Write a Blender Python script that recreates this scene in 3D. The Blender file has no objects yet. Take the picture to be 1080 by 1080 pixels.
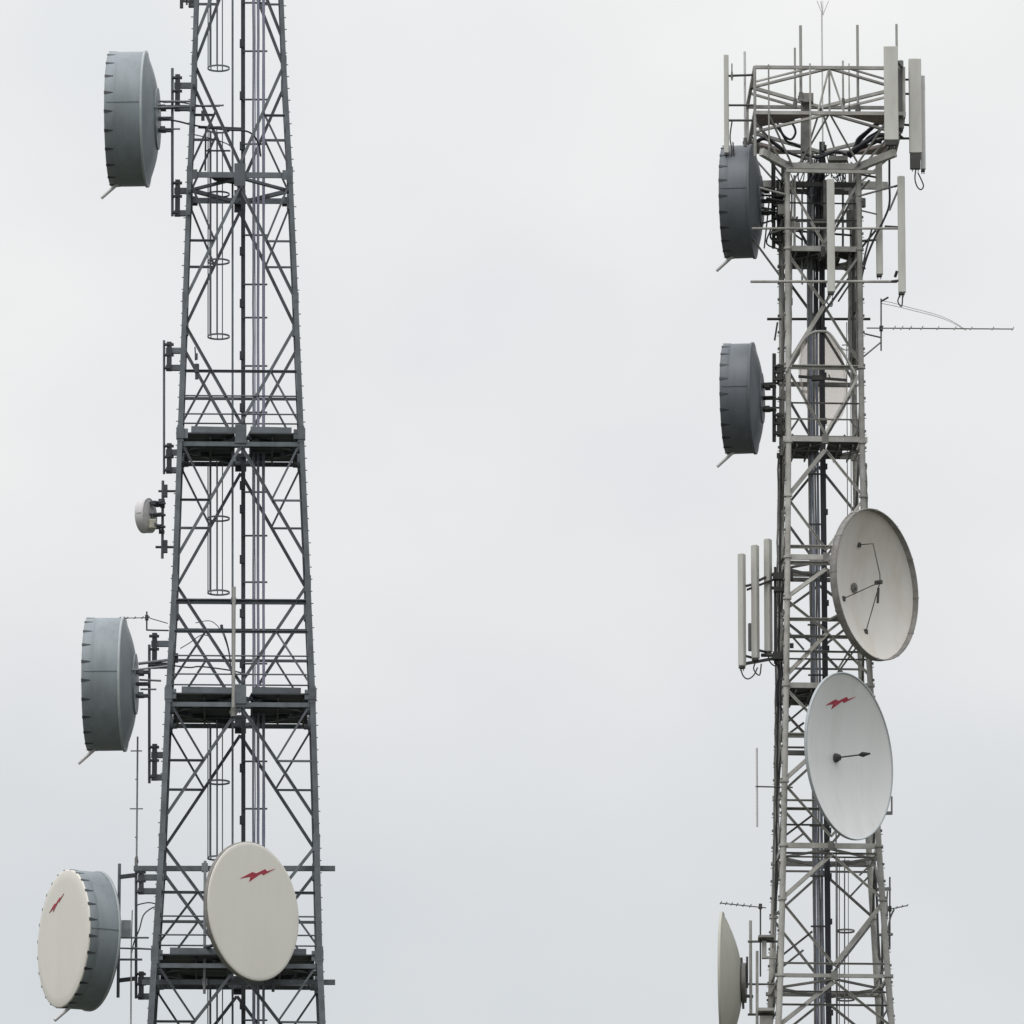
import bpy, math, random
from mathutils import Vector, Matrix
random.seed(7)
R = math.radians
scene = bpy.context.scene
col = scene.collection

# ------------------------------------------------------------------ camera
ELEV = 13.0
HALF = 3.0
CAMZ = 1.7
F = 540.0 / math.tan(R(HALF))          # focal length in photo pixels
AX = 257.6                              # metres along the view axis
Y0 = AX * math.cos(R(ELEV))             # plane of the towers' front faces
S = AX / F                              # metres per photo pixel there (0.025)
cam_d = bpy.data.cameras.new('camera')
cam = bpy.data.objects.new('camera', cam_d)
col.objects.link(cam)
cam.location = (0, 0, CAMZ)
cam.rotation_euler = (R(90 + ELEV), 0, 0)
cam_d.sensor_width = 36
cam_d.lens = 18 / math.tan(R(HALF))
cam_d.clip_start = 1
cam_d.clip_end = 12000
scene.camera = cam
FW = Vector((0, math.cos(R(ELEV)), math.sin(R(ELEV))))
UP = Vector((0, -math.sin(R(ELEV)), math.cos(R(ELEV))))


def P(px, py, dy=0.0):
    """world point on the vertical plane dy metres behind the towers' front faces"""
    d = FW + Vector((1, 0, 0)) * ((px - 540) / F) + UP * ((540 - py) / F)
    t = (Y0 + dy) / d.y
    return Vector((0, 0, CAMZ)) + d * t


# ------------------------------------------------------------------ materials
MATS = {}


def mat(name, base, rough=0.6, metal=0.0, var=0.12, stain=None, stain_amt=0.0, scale=3.0, streak=False, bump=0.0, pv=0.03):
    m = bpy.data.materials.new(name)
    m.use_nodes = True
    nt = m.node_tree
    b = nt.nodes['Principled BSDF']
    b.inputs['Roughness'].default_value = rough
    b.inputs['Metallic'].default_value = metal
    tc = nt.nodes.new('ShaderNodeTexCoord')
    mp = nt.nodes.new('ShaderNodeMapping')
    mp.inputs['Scale'].default_value = (1, 1, 0.18 if streak else 1)
    nt.links.new(tc.outputs['Object'], mp.inputs['Vector'])
    n1 = nt.nodes.new('ShaderNodeTexNoise')
    n1.inputs['Scale'].default_value = scale
    n1.inputs['Detail'].default_value = 6
    n1.inputs['Roughness'].default_value = 0.62
    nt.links.new(mp.outputs['Vector'], n1.inputs['Vector'])
    rp = nt.nodes.new('ShaderNodeValToRGB')
    lo = [max(0, c * (1 - var)) for c in base]
    hi = [min(1, c * (1 + var)) for c in base]
    rp.color_ramp.elements[0].position = 0.32
    rp.color_ramp.elements[1].position = 0.68
    rp.color_ramp.elements[0].color = (*lo, 1)
    rp.color_ramp.elements[1].color = (*hi, 1)
    nt.links.new(n1.outputs['Fac'], rp.inputs['Fac'])
    out = rp.outputs['Color']
    if stain:
        n2 = nt.nodes.new('ShaderNodeTexNoise')
        n2.inputs['Scale'].default_value = scale * 0.7
        n2.inputs['Detail'].default_value = 8
        n2.inputs['Roughness'].default_value = 0.7
        mp2 = nt.nodes.new('ShaderNodeMapping')
        mp2.inputs['Location'].default_value = (3.1, 7.7, 1.3)
        mp2.inputs['Scale'].default_value = (1, 1, 0.25 if streak else 1)
        nt.links.new(tc.outputs['Object'], mp2.inputs['Vector'])
        nt.links.new(mp2.outputs['Vector'], n2.inputs['Vector'])
        r2 = nt.nodes.new('ShaderNodeValToRGB')
        r2.color_ramp.elements[0].position = 0.46
        r2.color_ramp.elements[1].position = 0.75
        r2.color_ramp.elements[0].color = (0, 0, 0, 1)
        r2.color_ramp.elements[1].color = (stain_amt,) * 3 + (1,)
        nt.links.new(n2.outputs['Fac'], r2.inputs['Fac'])
        mx = nt.nodes.new('ShaderNodeMix')
        mx.data_type = 'RGBA'
        nt.links.new(r2.outputs['Color'], mx.inputs['Factor'])
        nt.links.new(out, mx.inputs['A'])
        mx.inputs['B'].default_value = (*stain, 1)
        out = mx.outputs['Result']
    oi = nt.nodes.new('ShaderNodeObjectInfo')
    mr = nt.nodes.new('ShaderNodeMapRange')
    mr.inputs['To Min'].default_value = 1 - pv
    mr.inputs['To Max'].default_value = 1 + pv
    nt.links.new(oi.outputs['Random'], mr.inputs['Value'])
    hs = nt.nodes.new('ShaderNodeHueSaturation')
    nt.links.new(mr.outputs['Result'], hs.inputs['Value'])
    nt.links.new(out, hs.inputs['Color'])
    out = hs.outputs['Color']
    nt.links.new(out, b.inputs['Base Color'])
    rr = nt.nodes.new('ShaderNodeMapRange')
    rr.inputs['To Min'].default_value = max(0.05, rough - 0.12)
    rr.inputs['To Max'].default_value = min(1, rough + 0.12)
    nt.links.new(n1.outputs['Fac'], rr.inputs['Value'])
    nt.links.new(rr.outputs['Result'], b.inputs['Roughness'])
    if bump:
        bp = nt.nodes.new('ShaderNodeBump')
        bp.inputs['Strength'].default_value = bump
        bp.inputs['Distance'].default_value = 0.02
        nt.links.new(n1.outputs['Fac'], bp.inputs['Height'])
        nt.links.new(bp.outputs['Normal'], b.inputs['Normal'])
    MATS[name] = m
    return m


SLATE = mat('slate_steel', (0.122, 0.138, 0.154), 0.55, 0.0, 0.25, (0.055, 0.062, 0.066), 0.7, 2.5, pv=.24)
SLATE_D = mat('dark_steel', (0.048, 0.054, 0.061), 0.6, 0, 0.3, (0.02, 0.02, 0.02), 0.5, 4, pv=.24)
SLATE_L = mat('galvanised_steel', (0.27, 0.29, 0.30), 0.5, 0.1, 0.2, (0.12, 0.12, 0.11), 0.5, 4, pv=.24)
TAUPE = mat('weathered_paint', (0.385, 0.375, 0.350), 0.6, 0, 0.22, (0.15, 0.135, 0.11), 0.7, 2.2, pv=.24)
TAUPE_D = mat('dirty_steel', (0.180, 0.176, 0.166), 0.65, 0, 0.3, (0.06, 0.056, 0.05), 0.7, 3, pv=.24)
TAUPE_DD = mat('grimy_steel', (0.055, 0.054, 0.052), 0.65, 0, 0.3, (0.03, 0.03, 0.025), 0.7, 3, pv=.24)
BROWNISH = mat('primer_red_brown', (0.27, 0.22, 0.205), 0.65, 0, 0.2, (0.12, 0.11, 0.08), 0.8, 3)
CABLE = mat('grey_lilac_cable', (0.28, 0.285, 0.365), 0.5, 0, 0.1, None, 0, 4)
CABLE_G = mat('grey_blue_cable', (0.22, 0.24, 0.29), 0.45, 0, 0.15, None, 0, 4)
BLACK = mat('black_rubber', (0.014, 0.014, 0.02), 0.55, 0, 0.3, None, 0, 5)
SHROUD = mat('blue_grey_shroud', (0.245, 0.278, 0.300), 0.5, 0, 0.09, (0.14, 0.155, 0.155), 0.65, 1.6, True, 0.05)
SHROUD_D = mat('dark_grey_shroud', (0.128, 0.143, 0.162), 0.5, 0, 0.08, (0.07, 0.075, 0.07), 0.6, 1.6, True, 0.05)
BEIGE = mat('beige_radome', (0.775, 0.745, 0.675), 0.65, 0, 0.02, (0.67, 0.635, 0.55), 0.4, 1.0, True, 0.04)
WHITE = mat('white_enamel', (0.72, 0.72, 0.705), 0.5, 0, 0.03, (0.50, 0.50, 0.45), 0.5, 1.3, True)
BOWL = mat('weathered_bowl', (0.69, 0.66, 0.61), 0.6, 0, 0.05, (0.54, 0.45, 0.36), 0.75, 1.1, True)
RIM = mat('tarnished_rim', (0.25, 0.235, 0.22), 0.6, 0, 0.25, (0.13, 0.12, 0.09), 0.7, 4)
CREAM = mat('stained_cream_paint', (0.52, 0.51, 0.44), 0.65, 0, 0.07, (0.34, 0.30, 0.17), 0.75, 1.3, True)
PANEL = mat('panel_plastic', (0.58, 0.57, 0.53), 0.5, 0, 0.05, (0.36, 0.34, 0.28), 0.5, 3, True)
PANEL_S = mat('panel_side_grey', (0.20, 0.20, 0.19), 0.5, 0, 0.08, None, 0, 3)
PALE = mat('pale_fibreglass', (0.62, 0.60, 0.60), 0.5, 0, 0.06, None, 0, 5)
RED = mat('red_lettering', (0.38, 0.028, 0.055), 0.6, 0, 0.08, None, 0, 5)
POLE = mat('weathered_aluminium', (0.37, 0.365, 0.345), 0.5, 0.1, 0.12, (0.2, 0.19, 0.16), 0.5, 3)
LIPM = mat('light_edge_trim', (0.42, 0.45, 0.46), 0.5, 0, 0.08, None, 0, 3)


MESHD = mat('perforated_cream_mesh', (0.92, 0.83, 0.74), 0.6, 0, 0.05, (0.62, 0.55, 0.46), 0.5, 1.3, True)
_nt = MESHD.node_tree
_tr = _nt.nodes.new('ShaderNodeBsdfTransparent')
_mx = _nt.nodes.new('ShaderNodeMixShader')
_mx.inputs['Fac'].default_value = .45
_nt.links.new(_tr.outputs[0], _mx.inputs[1])
_nt.links.new(_nt.nodes['Principled BSDF'].outputs[0], _mx.inputs[2])
_nt.links.new(_mx.outputs[0], _nt.nodes['Material Output'].inputs['Surface'])


# ------------------------------------------------------------------ mesh builder
class MB:
    def __init__(self):
        self.v = []
        self.f = []
        self.s = []

    def add(self, vs, fs, smooth=False):
        o = len(self.v)
        self.v += [Vector(v) for v in vs]
        for f in fs:
            self.f.append([i + o for i in f])
            self.s.append(smooth)
        return self

    def prof(self, p, q, pts, up=None, closed_caps=True, smooth=False):
        """extrude the 2-D outline pts along p->q"""
        p, q = Vector(p), Vector(q)
        d = (q - p)
        if d.length < 1e-6:
            return self
        d.normalize()
        u = Vector(up) if up else Vector((0, 0, 1))
        if abs(d.dot(u)) > 0.95:
            u = Vector((0, 1, 0)) if abs(d.y) < 0.9 else Vector((1, 0, 0))
        a = d.cross(u).normalized()
        b = a.cross(d).normalized()
        n = len(pts)
        vs = [p + a * x + b * y for x, y in pts] + [q + a * x + b * y for x, y in pts]
        fs = [[i, (i + 1) % n, n + (i + 1) % n, n + i] for i in range(n)]
        self.add(vs, fs, smooth)
        if closed_caps:
            self.add(vs[:n], [list(range(n))[::-1]])
            self.add(vs[n:], [list(range(n))])
        return self

    def bar(self, p, q, w, h=None, up=None):
        h = h or w
        return self.prof(p, q, [(-w / 2, -h / 2), (w / 2, -h / 2), (w / 2, h / 2), (-w / 2, h / 2)], up)

    def angle(self, p, q, w, t=None, up=None, fx=1, fy=1):
        t = t or w * 0.16
        pts = [(0, 0), (w, 0), (w, t), (t, t), (t, w), (0, w)]
        pts = [((x - w / 2) * fx, (y - w / 2) * fy) for x, y in pts]
        if fx * fy < 0:
            pts = pts[::-1]
        return self.prof(p, q, pts, up)

    def tube(self, p, q, r, n=10):
        return self.prof(p, q, [(r * math.cos(2 * math.pi * i / n), r * math.sin(2 * math.pi * i / n)) for i in range(n)], smooth=True)

    def path(self, pts, r, n=7):
        pts = [Vector(p) for p in pts]
        rings = []
        a = None
        for i, p in enumerate(pts):
            d = (pts[min(i + 1, len(pts) - 1)] - pts[max(i - 1, 0)]).normalized()
            if a is None:
                u = Vector((0, 0, 1)) if abs(d.z) < 0.9 else Vector((1, 0, 0))
                a = d.cross(u).normalized()
            else:
                a = (a - d * a.dot(d)).normalized()
            b = a.cross(d)
            rings.append([p + a * r * math.cos(2 * math.pi * k / n) + b * r * math.sin(2 * math.pi * k / n) for k in range(n)])
        vs = [v for ring in rings for v in ring]
        fs = []
        for i in range(len(rings) - 1):
            for k in range(n):
                fs.append([i * n + k, i * n + (k + 1) % n, (i + 1) * n + (k + 1) % n, (i + 1) * n + k])
        self.add(vs, fs, True)
        return self

    def curve(self, ctrl, r, steps=6, n=7):
        """Catmull-Rom through ctrl"""
        c = [Vector(p) for p in ctrl]
        c = [c[0] * 2 - c[1]] + c + [c[-1] * 2 - c[-2]]
        pts = []
        for i in range(1, len(c) - 2):
            for k in range(steps):
                t = k / steps
                p0, p1, p2, p3 = c[i - 1], c[i], c[i + 1], c[i + 2]
                pts.append(0.5 * ((2 * p1) + (p2 - p0) * t + (2 * p0 - 5 * p1 + 4 * p2 - p3) * t * t + (3 * p1 - p0 - 3 * p2 + p3) * t ** 3))
        pts.append(c[-2])
        return self.path(pts, r, n)

    def box(self, c, sx, sy, sz, rz=0):
        c = Vector(c)
        m = Matrix.Rotation(rz, 3, 'Z')
        vs = [c + m @ Vector((x * sx / 2, y * sy / 2, z * sz / 2)) for x in (-1, 1) for y in (-1, 1) for z in (-1, 1)]
        return self.add(vs, [[0, 1, 3, 2], [4, 6, 7, 5], [0, 4, 5, 1], [2, 3, 7, 6], [0, 2, 6, 4], [1, 5, 7, 3]])

    def bevbox(self, c, sx, sy, sz, b, rz=0, taper=0):
        """upright box with rounded vertical edges and chamfered ends"""
        pts = []
        for (qx, qy, a0) in ((1, 1, 0), (-1, 1, 90), (-1, -1, 180), (1, -1, 270)):
            for k in range(4):
                a = R(a0 + k * 30)
                pts.append((qx * (sx / 2 - b) + b * math.cos(a), qy * (sy / 2 - b) + b * math.sin(a)))
        m = Matrix.Rotation(rz, 3, 'Z')
        n = len(pts)
        rings = [(-sz / 2, 0.75), (-sz / 2 + b * .6, 1), (sz / 2 - b * .6, 1), (sz / 2, 0.75)]
        vs = []
        for z, k in rings:
            for x, y in pts:
                vs.append(Vector(c) + m @ Vector((x * k, y * k, z)))
        fs = []
        for i in range(3):
            for k in range(n):
                fs.append([i * n + k, i * n + (k + 1) % n, (i + 1) * n + (k + 1) % n, (i + 1) * n + k])
        self.add(vs, fs, False)
        self.add(vs[:n], [list(range(n))[::-1]])
        self.add(vs[-n:], [list(range(n))])
        return self

    def revolve(self, prof, n=72, smooth=True):
        """profile of (radius, y) about the local Y axis"""
        vs = []
        for r, y in prof:
            for k in range(n):
                a = 2 * math.pi * k / n
                vs.append(Vector((r * math.cos(a), y, r * math.sin(a))))
        fs = []
        for i in range(len(prof) - 1):
            for k in range(n):
                fs.append([i * n + k, i * n + (k + 1) % n, (i + 1) * n + (k + 1) % n, (i + 1) * n + k])
        return self.add(vs, fs, smooth)

    def build(self, name, m, parent=None, local=False):
        me = bpy.data.meshes.new(name)
        off = Vector((0, 0, 0))
        if parent is not None and not local:
            off = parent.location
        me.from_pydata([v - off for v in self.v], [], self.f)
        me.polygons.foreach_set('use_smooth', self.s)
        me.materials.append(m)
        me.update()
        o = bpy.data.objects.new(name, me)
        col.objects.link(o)
        if parent is not None:
            o.parent = parent
        return o


def thing(name, label, cat, loc=(0, 0, 0), rz=0, group=None):
    o = bpy.data.objects.new(name, None)
    col.objects.link(o)
    o.location = loc
    o.rotation_euler = (0, 0, rz)
    o.empty_display_size = 0.3
    o['label'] = label
    o['category'] = cat
    if group:
        o['group'] = group
    return o


def tag(o, label, cat, group=None):
    o['label'] = label
    o['category'] = cat
    if group:
        o['group'] = group
    return o


# ------------------------------------------------------------------ towers
class Tower:
    def __init__(self, levels, phi, label, m, msec, leg_px):
        self.phi = R(phi)
        self.tab = []
        for py, xl, xr in levels:
            a, b = P(xl, py), P(xr, py)
            self.tab.append(((a.z + b.z) / 2, a.x, b.x))
        self.tab.sort()
        self.m = m
        self.ms = msec
        self.cpx = (levels[0][1] + levels[0][2]) / 2
        z = 0
        h = self.dim(z)[1]
        base = Vector((self.dim(z)[0], Y0 + self.cy, 0))
        self.root = thing('lattice_tower', label, 'tower', base)
        self.leg_px = leg_px

    cy = 1.55

    def dim(self, z):
        t = self.tab
        i = 0
        while i < len(t) - 2 and z > t[i + 1][0]:
            i += 1
        k = (z - t[i][0]) / (t[i + 1][0] - t[i][0])
        xl = t[i][1] + (t[i + 1][1] - t[i][1]) * k
        xr = t[i][2] + (t[i + 1][2] - t[i][2]) * k
        h = (xr - xl) / 2 / math.cos(self.phi)
        return (xl + xr) / 2 - h * math.sin(self.phi), h

    def corner(self, i, z):
        cx, h = self.dim(z)
        sx, sy = ((-1, -1), (1, -1), (1, 1), (-1, 1))[i]
        c, s = math.cos(self.phi), math.sin(self.phi)
        return Vector((cx + h * (sx * c - sy * s), Y0 + self.cy + h * (sx * s + sy * c), z))

    def fp(self, face, u, z):
        a, b = ((0, 1), (1, 2), (3, 2), (0, 3))[face]
        p, q = self.corner(a, z), self.corner(b, z)
        return p.lerp(q, u)

    def pl(self, u, v, z):
        """plan point: u across, v front to back"""
        return self.fp(0, u, z).lerp(self.fp(2, u, z), v)

    def zf(self, py):
        return P(self.cpx, py, 0).z

    def legs(self, zs, tubes, w0, w1):
        for i in range(4):
            b = MB()
            for k in range(len(zs) - 1):
                za, zb = zs[k], zs[k + 1]
                kk = (za - zs[0]) / (zs[-1] - zs[0])
                w = w1 + (w0 - w1) * kk
                if tubes:
                    b.tube(self.corner(i, za), self.corner(i, zb), w / 2, 12)
                    c = self.corner(i, zb)
                    b.tube(c - Vector((0, 0, .03)), c + Vector((0, 0, .03)), w * .72, 12)
                else:
                    fx = 1 if i in (0, 3) else -1
                    fy = 1 if i in (0, 1) else -1
                    cx, _ = self.dim(za)
                    p, q = self.corner(i, za), self.corner(i, zb)
                    d = (q - p).normalized()
                    # an L section whose flanges lie in the two faces
                    X = Vector((fx, 0, 0))
                    Y = Vector((0, fy, 0))
                    t = w * .17
                    prof = [(0, 0), (w, 0), (w, t), (t, t), (t, w), (0, w)]
                    vs = [p + X * (x - w / 2) + Y * (y - w / 2) for x, y in prof] + [q + X * (x - w / 2) + Y * (y - w / 2) for x, y in prof]
                    fs = [[j, (j + 1) % 6, 6 + (j + 1) % 6, 6 + j] for j in range(6)]
                    fs += [[5, 4, 3, 2, 1, 0], [6, 7, 8, 9, 10, 11]]
                    if fx * fy < 0:
                        fs = [f[::-1] for f in fs]
                    b.add(vs, fs)
                    # splice plate
                    b.box(q + X * w * .04, w * 1.2, w * 1.2, .45)
            b.build('leg', self.m, self.root)


# ---- left tower: dark slate, square, K braced
LV = [(-260, 215, 288), (-80, 208.5, 293.5), (0, 206, 296.5), (90, 203.5, 300.5), (182, 199.5, 306), (316, 195, 312), (458, 190, 318), (617, 184.5, 325), (735, 178, 330),
      (892, 171.5, 334.5), (1012, 164, 337.5), (1080, 160.5, 340), (1300, 147, 350)]
T1 = Tower(LV, 1.6, 'dark slate grey square lattice tower on the left, with decks and a caged ladder', SLATE, SLATE, 7)
Tower.cy = 1.6
zz = T1.zf
T1.legs([0, 12, 24, 36, zz(1300), zz(1012), zz(892), zz(735), zz(617), zz(458), zz(316), zz(182), zz(63), zz(-80), zz(-260)], False, .10, .215)
GU = [-95, 182, 458, 735, 1012, 1289]


def seg(T, face, u0, y0, u1, y1, w, name, m=None, b=None):
    p, q = T.fp(face, u0, T.zf(y0)), T.fp(face, u1, T.zf(y1))
    bb = b or MB()
    nrm = (Vector((0, -1, 0)), Vector((1, 0, 0)), Vector((0, 1, 0)), Vector((-1, 0, 0)))[face]
    bb.angle(p, q, w, w * .2, nrm)
    if b is None:
        return bb.build(name, m or T.m, T.root)


for g in range(len(GU) - 1):
    G0, G1 = GU[g], GU[g + 1]
    arr, st = G0 + 133, G0 + 158
    for face in range(4):
        for side in (0, 1):
            seg(T1, face, .5, G0 + 12, side, arr, .082, 'diagonal_brace')
            seg(T1, face, side, st, .5, G1 - 12, .082, 'diagonal_brace')
        if face in (0, 2):
            for side in (0, 1):
                for (ya, yb, yc, corner) in ((G0 + 12, arr, G0 + 70, G0 + 5), (G1 - 12, st, G1 - 67, G1 - 8)):
                    t = (yc - ya) / (yb - ya)
                    u = .5 + (side - .5) * t
                    seg(T1, face, side, corner, u, yc, .055, 'secondary_brace')
                    if yc == G0 + 70:
                        seg(T1, face, side, yc, u, yc, .06, 'horizontal_brace')
        if G1 == 182 and face in (0, 2):
            for u0, u1 in ((0, .24), (.76, 1)):
                seg(T1, face, u0, G1 - 64, u1, G1 - 64, .06, 'horizontal_brace')
        elif G1 < 1280:
            seg(T1, face, 0, G1 - 67, 1, G1 - 67, .07, 'horizontal_brace')
# heavier beams
seg(T1, 0, 0, 636, 1, 636, .125, 'cross_beam')
seg(T1, 2, 0, 636, 1, 636, .08, 'cross_beam')
for y in (916, 1036):
    b = MB()
    b.bar(P(141 if y < 1000 else 150, y, -.13), P(353.5, y, -.13), .1, .13)
    b.build('cross_beam', T1.m, T1.root)
# short cross-bars at top of frame
for u0, u1 in ((0, .28), (.72, 1)):
    pass
for G in GU[1:5]:
    z = T1.zf(G)
    # perimeter beams and gussets
    for face in range(4):
        p, q = T1.fp(face, 0, z), T1.fp(face, 1, z)
        if G > 200:
            dz = Vector((0, 0, -.27 if face == 0 else -.06))
            MB().bar(p + dz, q + dz, .05, .12).build('perimeter_beam', T1.m, T1.root)
        else:
            MB().bar(p, q, .05, .15).build('perimeter_beam', T1.m, T1.root)
        c = T1.fp(face, .5, z)
        gm_ = T1.m if face != 2 else SLATE_D
        if face in (0, 2):
            MB().box(c + Vector((0, -.045 if face == 0 else .045, 0)), .30, .03, .5 if G > 200 else .62).build('gusset_plate', gm_, T1.root)
            for sx in (-1, 1):
                cc = T1.corner(0 if sx < 0 else 1, z) if face == 0 else T1.corner(3 if sx < 0 else 2, z)
                MB().box(cc + Vector((-sx * .11, -.05 if face == 0 else .05, 0)), .2, .03, .26).build('gusset_plate', gm_, T1.root)
        else:
            MB().box(c, .03, .33, .6).build('gusset_plate', gm_, T1.root)
    # diamond plan bracing
    mids = [T1.pl(.5, 0, z), T1.pl(1, .5, z), T1.pl(.5, 1, z), T1.pl(0, .5, z)]
    for k in range(4):
        MB().angle(mids[k] - Vector((0, 0, .06)), mids[(k + 1) % 4] - Vector((0, 0, .06)), .1, .02).build('plan_brace', T1.m, T1.root)
z = T1.zf(182) + .09
vs = [T1.pl(u, v, z - d) for d in (0, .04) for u, v in ((.17, .05), (.47, .05), (.47, .45), (.25, .3))]
MB().add(vs, [[0, 1, 2, 3], [7, 6, 5, 4], [0, 4, 5, 1], [1, 5, 6, 2], [2, 6, 7, 3], [3, 7, 4, 0]]).build('deck', SLATE_D, T1.root)
for G in GU[2:5]:
    z = T1.zf(G) + .03
    dk = MB()
    for (u0, u1) in ((.03, .45), (.57, .97)):
        for (v0, v1) in ((-.02, .14), (.15, .34), (.375, .62), (.63, .97)):
            a, b_, c, d = T1.pl(u0, v0, z), T1.pl(u1, v0, z), T1.pl(u1, v1, z), T1.pl(u0, v1, z)
            lo = [x - Vector((0, 0, .035)) for x in (a, b_, c, d)]
            dk.add([a, b_, c, d] + lo, [[0, 1, 2, 3], [7, 6, 5, 4], [0, 4, 5, 1], [1, 5, 6, 2], [2, 6, 7, 3], [3, 7, 4, 0]])
    dk.build('deck', SLATE_D, T1.root)
    jo = MB()
    for u in (.06, .25, .44, .58, .76, .94):
        jo.bar(T1.pl(u, .03, z - .09), T1.pl(u, .97, z - .09), .05, .1)
    for v in (.33, .66):
        jo.bar(T1.pl(.03, v, z - .11), T1.pl(.97, v, z - .11), .05, .08)
    jo.build('deck_joists', SLATE_D, T1.root)
    for (u0, u1) in ((.09, .46), (.58, .92)):
        for v in (.03, .97):
            MB().bar(T1.pl(u0, v, z + .12), T1.pl(u1, v, z + .1), .02, .17).build('toe_board', SLATE, T1.root)
    # hand rails
    for hh in (.52, 1.02):
        for (v, uu) in ((0, (0, 1)), (1, (0, 1))):
            MB().tube(T1.pl(uu[0], v, z + hh), T1.pl(uu[1], v, z + hh), .022, 8).build('hand_rail', SLATE, T1.root)
        for u in (0, 1):
            MB().tube(T1.pl(u, 0, z + hh), T1.pl(u, 1, z + hh), .022, 8).build('hand_rail', SLATE, T1.root)
    # leg clamps where a heavier section starts
    for i in range(4):
        cc = T1.corner(i, z)
        MB().box(cc - Vector((0, 0, .02)), .2, .2, .3).build('splice_plate', T1.m, T1.root)
# step bolts
sb = MB()
z = T1.zf(1200)
while z < T1.zf(-60):
    for i, sx in ((0, -1), (1, 1)):
        c = T1.corner(i, z)
        sb.tube(c, c + Vector((sx * random.uniform(.09, .125), 0, 0)), .014, 6)
    z += .33
o = sb.build('step_bolts', T1.m, T1.root)

# climbing ladder with safety cage
dyL = 1.6
lad = MB()
for d in (dyL - .22, dyL + .22):
    lad.bar(P(245.3, -80, d), P(245.3, 1250, d), .055, .05)
y = -80
while y < 1250:
    lad.tube(P(245.3, y, dyL - .22), P(245.3, y, dyL + .22), .012, 6)
    y += 12
ladder = lad.build('ladder', SLATE, T1.root)


def cage(T, cx, rpx, dyc, y0, y1, rings, parent_ladder, m, strap=.018):
    for ry in rings:
        c = P(cx, ry, dyc)
        b = MB()
        n = 28
        r = rpx * S
        vs, fs = [], []
        for k in range(n):
            a = 2 * math.pi * k / n
            for rr in (r, r - .012):
                for dz in (-.024, .024):
                    vs.append(c + Vector((rr * math.cos(a), rr * math.sin(a), dz)))
        for k in range(n):
            A, B = 4 * k, 4 * ((k + 1) % n)
            fs += [[A, B, B + 1, A + 1], [A + 2, A + 3, B + 3, B + 2], [A, A + 2, B + 2, B], [A + 1, B + 1, B + 3, A + 3]]
        b.add(vs, fs)
        o = b.build('cage_hoop', m, T.root)
        o.parent = parent_ladder
    for a in (180, 138, 216, 98, 262, 70):
        r = rpx * S - .02
        d = Vector((r * math.cos(R(a)), r * math.sin(R(a)), 0))
        b = MB()
        b.bar(P(cx, y0, dyc) + d, P(cx, y1, dyc) + d, strap * 1.6, strap)
        o = b.build('cage_strap', m, T.root)
        o.parent = parent_ladder


for (y0, y1, rg) in ((-80, 72, (-60, 72)), (137, 355, (137, 205, 276, 355)), (487, 625, (547, 625)), (762, 905, (825, 905)), (1042, 1180, (1110, 1180))):
    cage(T1, 230.5, 12, dyL, y0, y1, rg, ladder, SLATE)
# frame at the top of the second cage, catwalk door frame
b = MB()
b.bar(P(209, 134, .9), P(256, 136, .9), .05, .07)
b.bar(P(217, 136, .9), P(216.5, 180, .9), .045)
b.bar(P(217, 159, .9), P(243, 159, .9), .04)
b.bar(P(217, 136, 2.2), P(216.5, 180, 2.2), .045)
b.bar(P(217, 136, .9), P(217, 136, 2.2), .045)
b.build('access_frame', SLATE_D, T1.root)

# cable ladder: dark riser, rungs and feeder cables
b = MB()
b.bar(P(256.3, -80, 2.2), P(256.8, 1250, 2.2), .11, .08)
for y in (-10, 46, 101, 154, 265, 320, 375, 430, 512, 537, 590, 647, 700, 810, 865, 920, 1060, 1120):
    b.box(P(255, y, 2.18), .11, .12, .22)
b.build('cable_riser', SLATE_D, T1.root)
b = MB()
for y in (3, 54, 105, 152, 248, 300, 335, 386, 435, 519, 565, 614, 700, 803, 853, 903, 1076, 1120):
    b.bar(P(256, y, 2.1), P(282, y, 2.1), .05, .04)
b.build('cable_rungs', SLATE, T1.root)
for i, (x, r) in enumerate(((267.1, 1.1), (268.9, .6), (272.3, 1.45), (277.6, 1.15), (278.9, .6))):
    pts = []
    for k in range(0, 34):
        y = -80 + k * 40
        pts.append(P(x + random.uniform(-.25, .25), y, 2.02 + random.uniform(-.01, .01)))
    MB().path(pts, r * S, 8).build('feeder_cable', CABLE, T1.root)
# odds and ends on the left tower
b = MB()
b.bar(P(205.6, 366, -.15), P(206.5, 380, -.15), .035)
b.box(P(207, 376, -.18), .08, .08, .16)
b.tube(P(207.5, 384, -.2), P(207.5, 393, -.2), .065, 12)
b.tube(P(207.5, 393, -.2), P(207.5, 400, -.2), .045, 12)
b.build('warning_lamp', SLATE_D, T1.root)
for ctrl, r in ((((190, 684), (200, 678), (212, 670), (222, 671)), .5), (((206, 657), (222, 655), (233, 665), (240, 683), (243, 700)), .45),
                (((233, 661), (238, 673), (242, 690), (244, 712)), .7), (((183, 702), (200, 704), (212, 703), (243, 707), (262, 712)), .8)):
    MB().curve([P(x, y, -.1) for x, y in ctrl], r * S).build('loose_cable', SLATE_D, T1.root)
MB().box(P(186, 694, -.2), .1, .1, .24).build('junction_box', BLACK, T1.root)
MB().tube(P(233.5, 659, -.1), P(234.5, 666, -.1), .04, 8).build('cable_gland', SLATE_D, T1.root)
for ctrl, r in ((((172, 125), (188, 128), (200, 131), (215, 134), (240, 137), (262, 139), (272, 150), (275, 165)), 1.0),
                (((172, 108), (190, 108), (215, 112), (232, 112)), .7), (((205, 142), (222, 146), (240, 152), (248, 160)), .6)):
    MB().curve([P(x, y, .5) for x, y in ctrl], r * S).build('loose_cable', BLACK, T1.root)
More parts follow.
